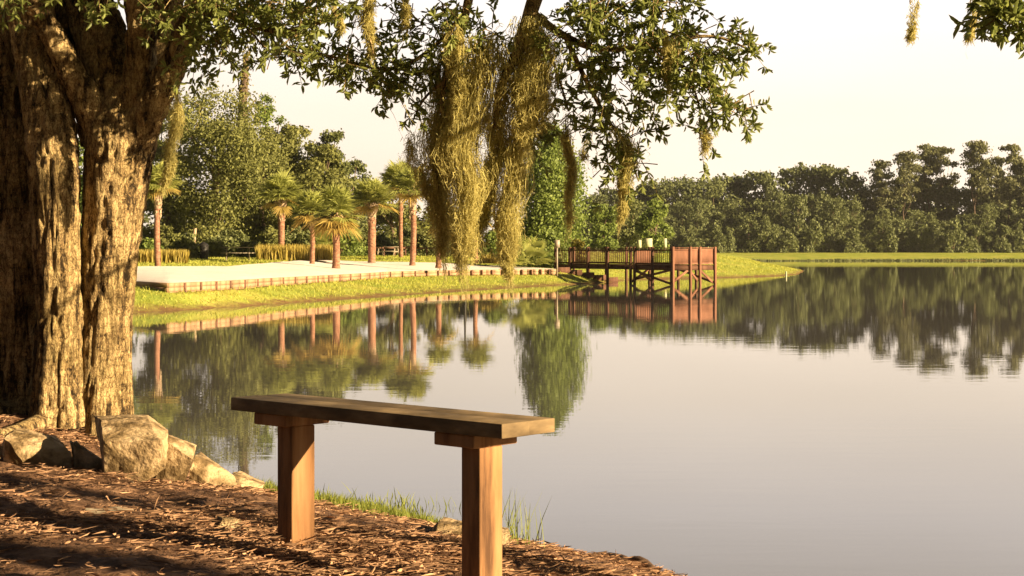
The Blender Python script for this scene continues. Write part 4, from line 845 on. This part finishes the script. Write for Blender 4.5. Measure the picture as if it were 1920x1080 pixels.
# bark roots of the oak
for k, (pts, r) in enumerate([([(95, 790, 8.5), (60, 830, 8.2), (20, 850, 7.9), (-40, 880, 7.5)], .06), ([(200, 800, 8.4), (235, 812, 8.2), (262, 830, 8.0)], .05), ([(20, 790, 8.6), (-40, 815, 8.4), (-120, 850, 8.1)], .09)]):
    mb = MB(); pp = smooth_poly(pl(*pts), 20)
    for i in range(20): pp[i, 2] = near_z(pp[i, 0], pp[i, 1])+r*.2-.01*i/20
    mb.tube(pp, np.linspace(r, r*.35, 20), 10); child(mb, 'root', M['bark'], oak, True)

# ------------------------------------------------------------------ pier
u = np.array([.62, -.78, 0]); u /= np.linalg.norm(u); v = np.array([-u[1], u[0], 0]); Cn = np.array([8.84, 88.4, 0.])
pier = empty('fishing_pier', (*Cn[:2], 0), 'dark wooden fishing pier with reddish sunlit railing standing on posts in the lake', 'pier')
def Q(t, s, z): return Cn-u*t+v*s+np.array([0, 0, z])
W, Ln, s0, s1, Tw = 3.3, 2.95, 1.4, 2.75, 11.6
DZ, RZ = 1.08, 2.05
mb = MB()
for k in range(int(Ln/.14)): mb.beam(Q(.07+k*.14, 0, DZ), Q(.07+k*.14, W, DZ), .13, .04)
for k in range(int((Tw-Ln)/.14)): mb.beam(Q(Ln+.1+k*.14, s0, DZ), Q(Ln+.1+k*.14, s1, DZ), .13, .04)
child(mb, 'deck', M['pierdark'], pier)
mb = MB()
for a, b in [((0, 0), (0, W)), ((0, 0), (Ln, 0)), ((0, W), (Ln, W)), ((Ln, 0), (Ln, W)), ((Ln, s0), (Tw, s0)), ((Ln, s1), (Tw, s1))]: mb.beam(Q(*a, DZ-.15), Q(*b, DZ-.15), .06, .24)
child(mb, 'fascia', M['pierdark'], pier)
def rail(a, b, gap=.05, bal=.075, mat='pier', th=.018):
    a = np.array(a); b = np.array(b); Lr = np.linalg.norm(b-a); o1 = MB()
    A, B = Q(*a, 0), Q(*b, 0)
    o1.beam(A+[0, 0, RZ], B+[0, 0, RZ], .13, .045); o1.beam(A+[0, 0, RZ-.11], B+[0, 0, RZ-.11], .05, .09); o1.beam(A+[0, 0, DZ+.1], B+[0, 0, DZ+.1], .05, .09)
    n = int(Lr/(gap+bal)); d = (B-A)/Lr
    for k in range(n):
        c = A+(B-A)*(k+.5)/n; o1.box(c+[0, 0, (DZ+RZ)/2], d, np.cross(d, up), up, bal/2, th, (RZ-DZ)/2-.07)
    child(o1, 'railing', M[mat], pier)
rail((0, 0), (0, W), .012, .085); rail((Ln, 0), (0, 0), .11, .04, 'pierdark', .010); rail((Ln, W), (0, W)); rail((Ln, 0), (Ln, s0), .012, .085); rail((Ln, s1), (Ln, W), .012, .085)  # left platform rail: same wood, its shade put into the darker colour
rail((Tw, s0), (Ln, s0), .14, .035, 'pierdark', .008); rail((Tw, s1), (Ln, s1), .14, .035, 'pierdark', .008)  # walkway rails likewise coloured darker to paint in their shaded side
posts = [(0, 0), (0, 1.35), (0, 2.1), (0, W), (Ln, 0), (Ln, s0), (Ln, s1), (Ln, W), (1.5, 0), (1.5, W)]
for tt_ in (4.8, 6.8, 8.6, 10.2, Tw): posts += [(tt_, s0), (tt_, s1)]
for k, (t, s) in enumerate(posts):
    mb = MB(); off = -.0
    c = Q(t, s, 0); o2 = (v*(-.075 if s in (0, s0) else .075)) if t not in (0,) else u*.075
    wid = .12; mb.beam(c+o2+[0, 0, -.9], c+o2+[0, 0, RZ+.07], wid, wid, up=(0, 1, 0)) if False else mb.box(c+o2+[0, 0, (RZ+.07-.9)/2], u, v, up, wid/2, wid/2, (RZ+.97)/2)
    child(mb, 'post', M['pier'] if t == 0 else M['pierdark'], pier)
br = [((0, .05), .15, (0, 1.3), .85), ((0, 1.3), .85, (0, 2.0), .2), ((0, 2.1), .85, (0, 3.2), .1), ((0, 0), .85, (Ln, 0), .3), ((Ln, 0), .75, (0, 0), .05), ((Ln, 0), .85, (Ln, s0), .1), ((Ln, W), .85, (0, W), .1), ((4.8, s0), .1, (4.8, s1), .8)]
for a, za, b, zb in br:
    mb = MB(); mb.beam(Q(*a, za), Q(*b, zb), .045, .13); child(mb, 'brace', M['pier'], pier)

# ------------------------------------------------------------------ small things
def post_sign(px, top, bot, by, D, wpx, label, name='sign', mat='pale', postmat='grey', group=None):
    x = (px-CX)*D/F; zb = CAMH-(by-HY)*D/F; z1 = CAMH-(top-HY)*D/F; z0 = CAMH-(bot-HY)*D/F; t = empty(name, (x, D, zb), label, 'sign', group)
    mb = MB(); mb.beam((x, D, zb-.3), (x, D, z1-.05), .09, .09, up=(0, 1, 0)); child(mb, 'post', M[postmat], t)
    mb = MB(); mb.box((x, D-.07, (z0+z1)/2), (1, .1, 0), (-.1, 1, 0), up, wpx*D/F/2, .02, (z1-z0)/2); o = child(mb, 'board', M[mat], t); return t
post_sign(1044.5, 450, 464, 513, 92.2, 10, 'small pale sign on a thin post at the right end of the sand wall', mat='grey')
post_sign(1216, 447, 466, 482, 150, 14, 'large pale yellowish sign board behind the pier platform')
post_sign(1247, 447, 466, 482, 155, 6, 'narrow pale greenish sign board right of the larger one')
post_sign(1199, 450, 466, 482, 150, 7, 'small cream board left of the large pale sign board')
mk = empty('marker_stake', P(1474, 518, 119), 'small white marker stake at the tip of the grassy spit', 'stake'); x0 = P(1474, 518, 119)
mb = MB(); mb.tube([x0+[0, 0, -.4], x0+[0, 0, .3]], .06, 8); child(mb, 'post', M['pale'], mk); mb = MB(); mb.tube([x0+[0, 0, .3], x0+[0, 0, .36]], [.075, .05], 8); child(mb, 'cap', M['pale'], mk)
# lamp post hidden by the moss but mirrored in the lake
D = 105; x = (872-CX)*D/F; zb = land_z(x, D); lp = empty('street_lamp', (x, D, zb), 'tall dark lamp post standing behind the golden moss curtain', 'street lamp')
mb = MB(); mb.tube([(x, D, zb-.2), (x, D, 3), (x, D, 5.0)], [.09, .07, .05], 8); child(mb, 'pole', M['black'], lp)
mb = MB(); mb.tube([(x, D, 4.95), (x+.3, D, 5.05), (x+.5, D, 4.98)], .025, 6); child(mb, 'arm', M['black'], lp)
mb = MB(); mb.tube([(x+.5, D, 5.0), (x+.5, D, 4.9), (x+.5, D, 4.72)], [.06, .16, .12], 10); child(mb, 'lamp_shade', M['pale'], lp)
def picnic(px, by, D, ang, lab, s=1):
    c = P(px, by, D); a = np.array([math.cos(ang), math.sin(ang), 0]); b = np.array([-a[1], a[0], 0]); t = empty('picnic_table', c, lab, 'picnic table', 'picnic tables on the lawn')
    mb = MB()
    for k in range(5): mb.box(c+b*(k-2)*.15+[0, 0, .75], a, b, up, .9, .068, .02)
    child(mb, 'tabletop', M['picnic'], t)
    for sg in (-1, 1):
        mb = MB(); mb.box(c+b*sg*.72+[0, 0, .45], a, b, up, .9, .12, .02); child(mb, 'seat', M['picnic'], t)
        mb = MB()
        for q in (-1, 1): mb.beam(c+a*sg*.6+b*q*.25+[0, 0, .73], c+a*sg*.6+b*q*.6, .05, .1)
        mb.beam(c+a*sg*.6-b*.8+[0, 0, .41], c+a*sg*.6+b*.8+[0, 0, .41], .05, .08); child(mb, 'frame', M['picnic'], t)
picnic(446, 490, 86, .15, 'pale wooden picnic table in the gap between the shrubs and tall grass')
picnic(728, 483, 112, -.3, 'distant grey picnic table between the two tallest palms')
c = P(381, 488, 88); tb = empty('trash_bin', c, 'dark rounded trash bin beside the bare palm stump', 'trash bin')
mb = MB(); mb.tube([c+[0, 0, -.1], c+[0, 0, .35], c+[0, 0, .8]], [.26, .29, .28], 14); child(mb, 'body', M['black'], tb); mb = MB(); mb.tube([c+[0, 0, .8], c+[0, 0, .9], c+[0, 0, 1.0]], [.3, .24, .06], 14); child(mb, 'lid', M['black'], tb)
fe = empty('rail_fence', P(760, 481, 116), 'low dark rail fence running behind the palms', 'fence'); mb = MB(); fp = []
for px in range(640, 921, 20):
    D = 116; x = (px-CX)*D/F; z = land_z(x, D); fp.append(np.array([x, D, z])); m2 = MB(); m2.box((x, D, z+.3), (1, 0, 0), (0, 1, 0), up, .06, .06, .42); child(m2, 'post', M['stake'], fe)
for a, b in zip(fp[:-1], fp[1:]): mb.beam(a+[0, -.09, .6], b+[0, -.09, .6], .05, .1)
child(mb, 'rail', M['stake'], fe)
# pines behind the photographer throw the long shadow streaks over the litter
for k, (gx, gy, dist, r) in enumerate([(-1.6, 5.5, 9, .05), (-1.0, 4.15, 12, .12), (-1.6, 5.7, 11, .09), (-1.6, 6.05, 14, .035), (-1.6, 5.2, 16, .03)]):
    x = gx+math.sin(SUN_AZ)*dist; y = gy-math.cos(SUN_AZ)*dist; zb = 0.9
    t = empty('pine_tree', (x, y, zb), ORD[k]+' pine outside the frame to the right, throwing a long shadow', 'tree', 'pines outside the frame')
    mb = MB(); mb.tube([(x, y, -1.5), (x+.05, y, 4), (x, y, 11)], [r*1.15, r, r*.6], 12); child(mb, 'trunk', M['farbark'], t, True)
    mb = MB(); n = 1200; pos = R.normal(size=(n, 3))*np.array([1.0, 1.0, 1.2])+np.array([x, y, 11.5]); cards(mb, pos, R.normal(size=(n, 3)), .3); child(mb, 'crown', M['pine'], t)

t = empty('oak_tree', (8.2, -1.7, .8), 'unseen dense oak added outside the frame to shade the ground around the photographer', 'tree')  # added out of view to block sun and bounce light near the bench
mb = MB(); mb.tube([(8.2, -1.7, -.3), (8.2, -1.7, 2), (8.3, -1.7, 4)], [.3, .25, .15], 12); child(mb, 'trunk', M['farbark'], t, True)
mb = MB(); n = 9000; d = R.normal(size=(n, 3)); d /= np.linalg.norm(d, axis=1)[:, None]; pos = np.array([8.2, -1.7, 3.2])+d*np.array([1.9, 1.5, 2.4])*R.random((n, 1))**.4
cards(mb, pos, R.normal(size=(n, 3)), .28); child(mb, 'crown', M['treeC'], t)


hz, N_, L_, o_ = base_mat('haze'); vp = N_.new('ShaderNodeVolumePrincipled'); vp.inputs['Density'].default_value = .0001
vp.inputs['Color'].default_value = (.95, .92, .88, 1); vp.inputs['Anisotropy'].default_value = .2; L_.new(vp.outputs[0], o_.inputs['Volume'])
mb = MB(); mb.box((200, 900, 17), (1, 0, 0), (0, 1, 0), up, 2200, 2900, 20); tag(mb.build('haze', hz), kind='stuff')
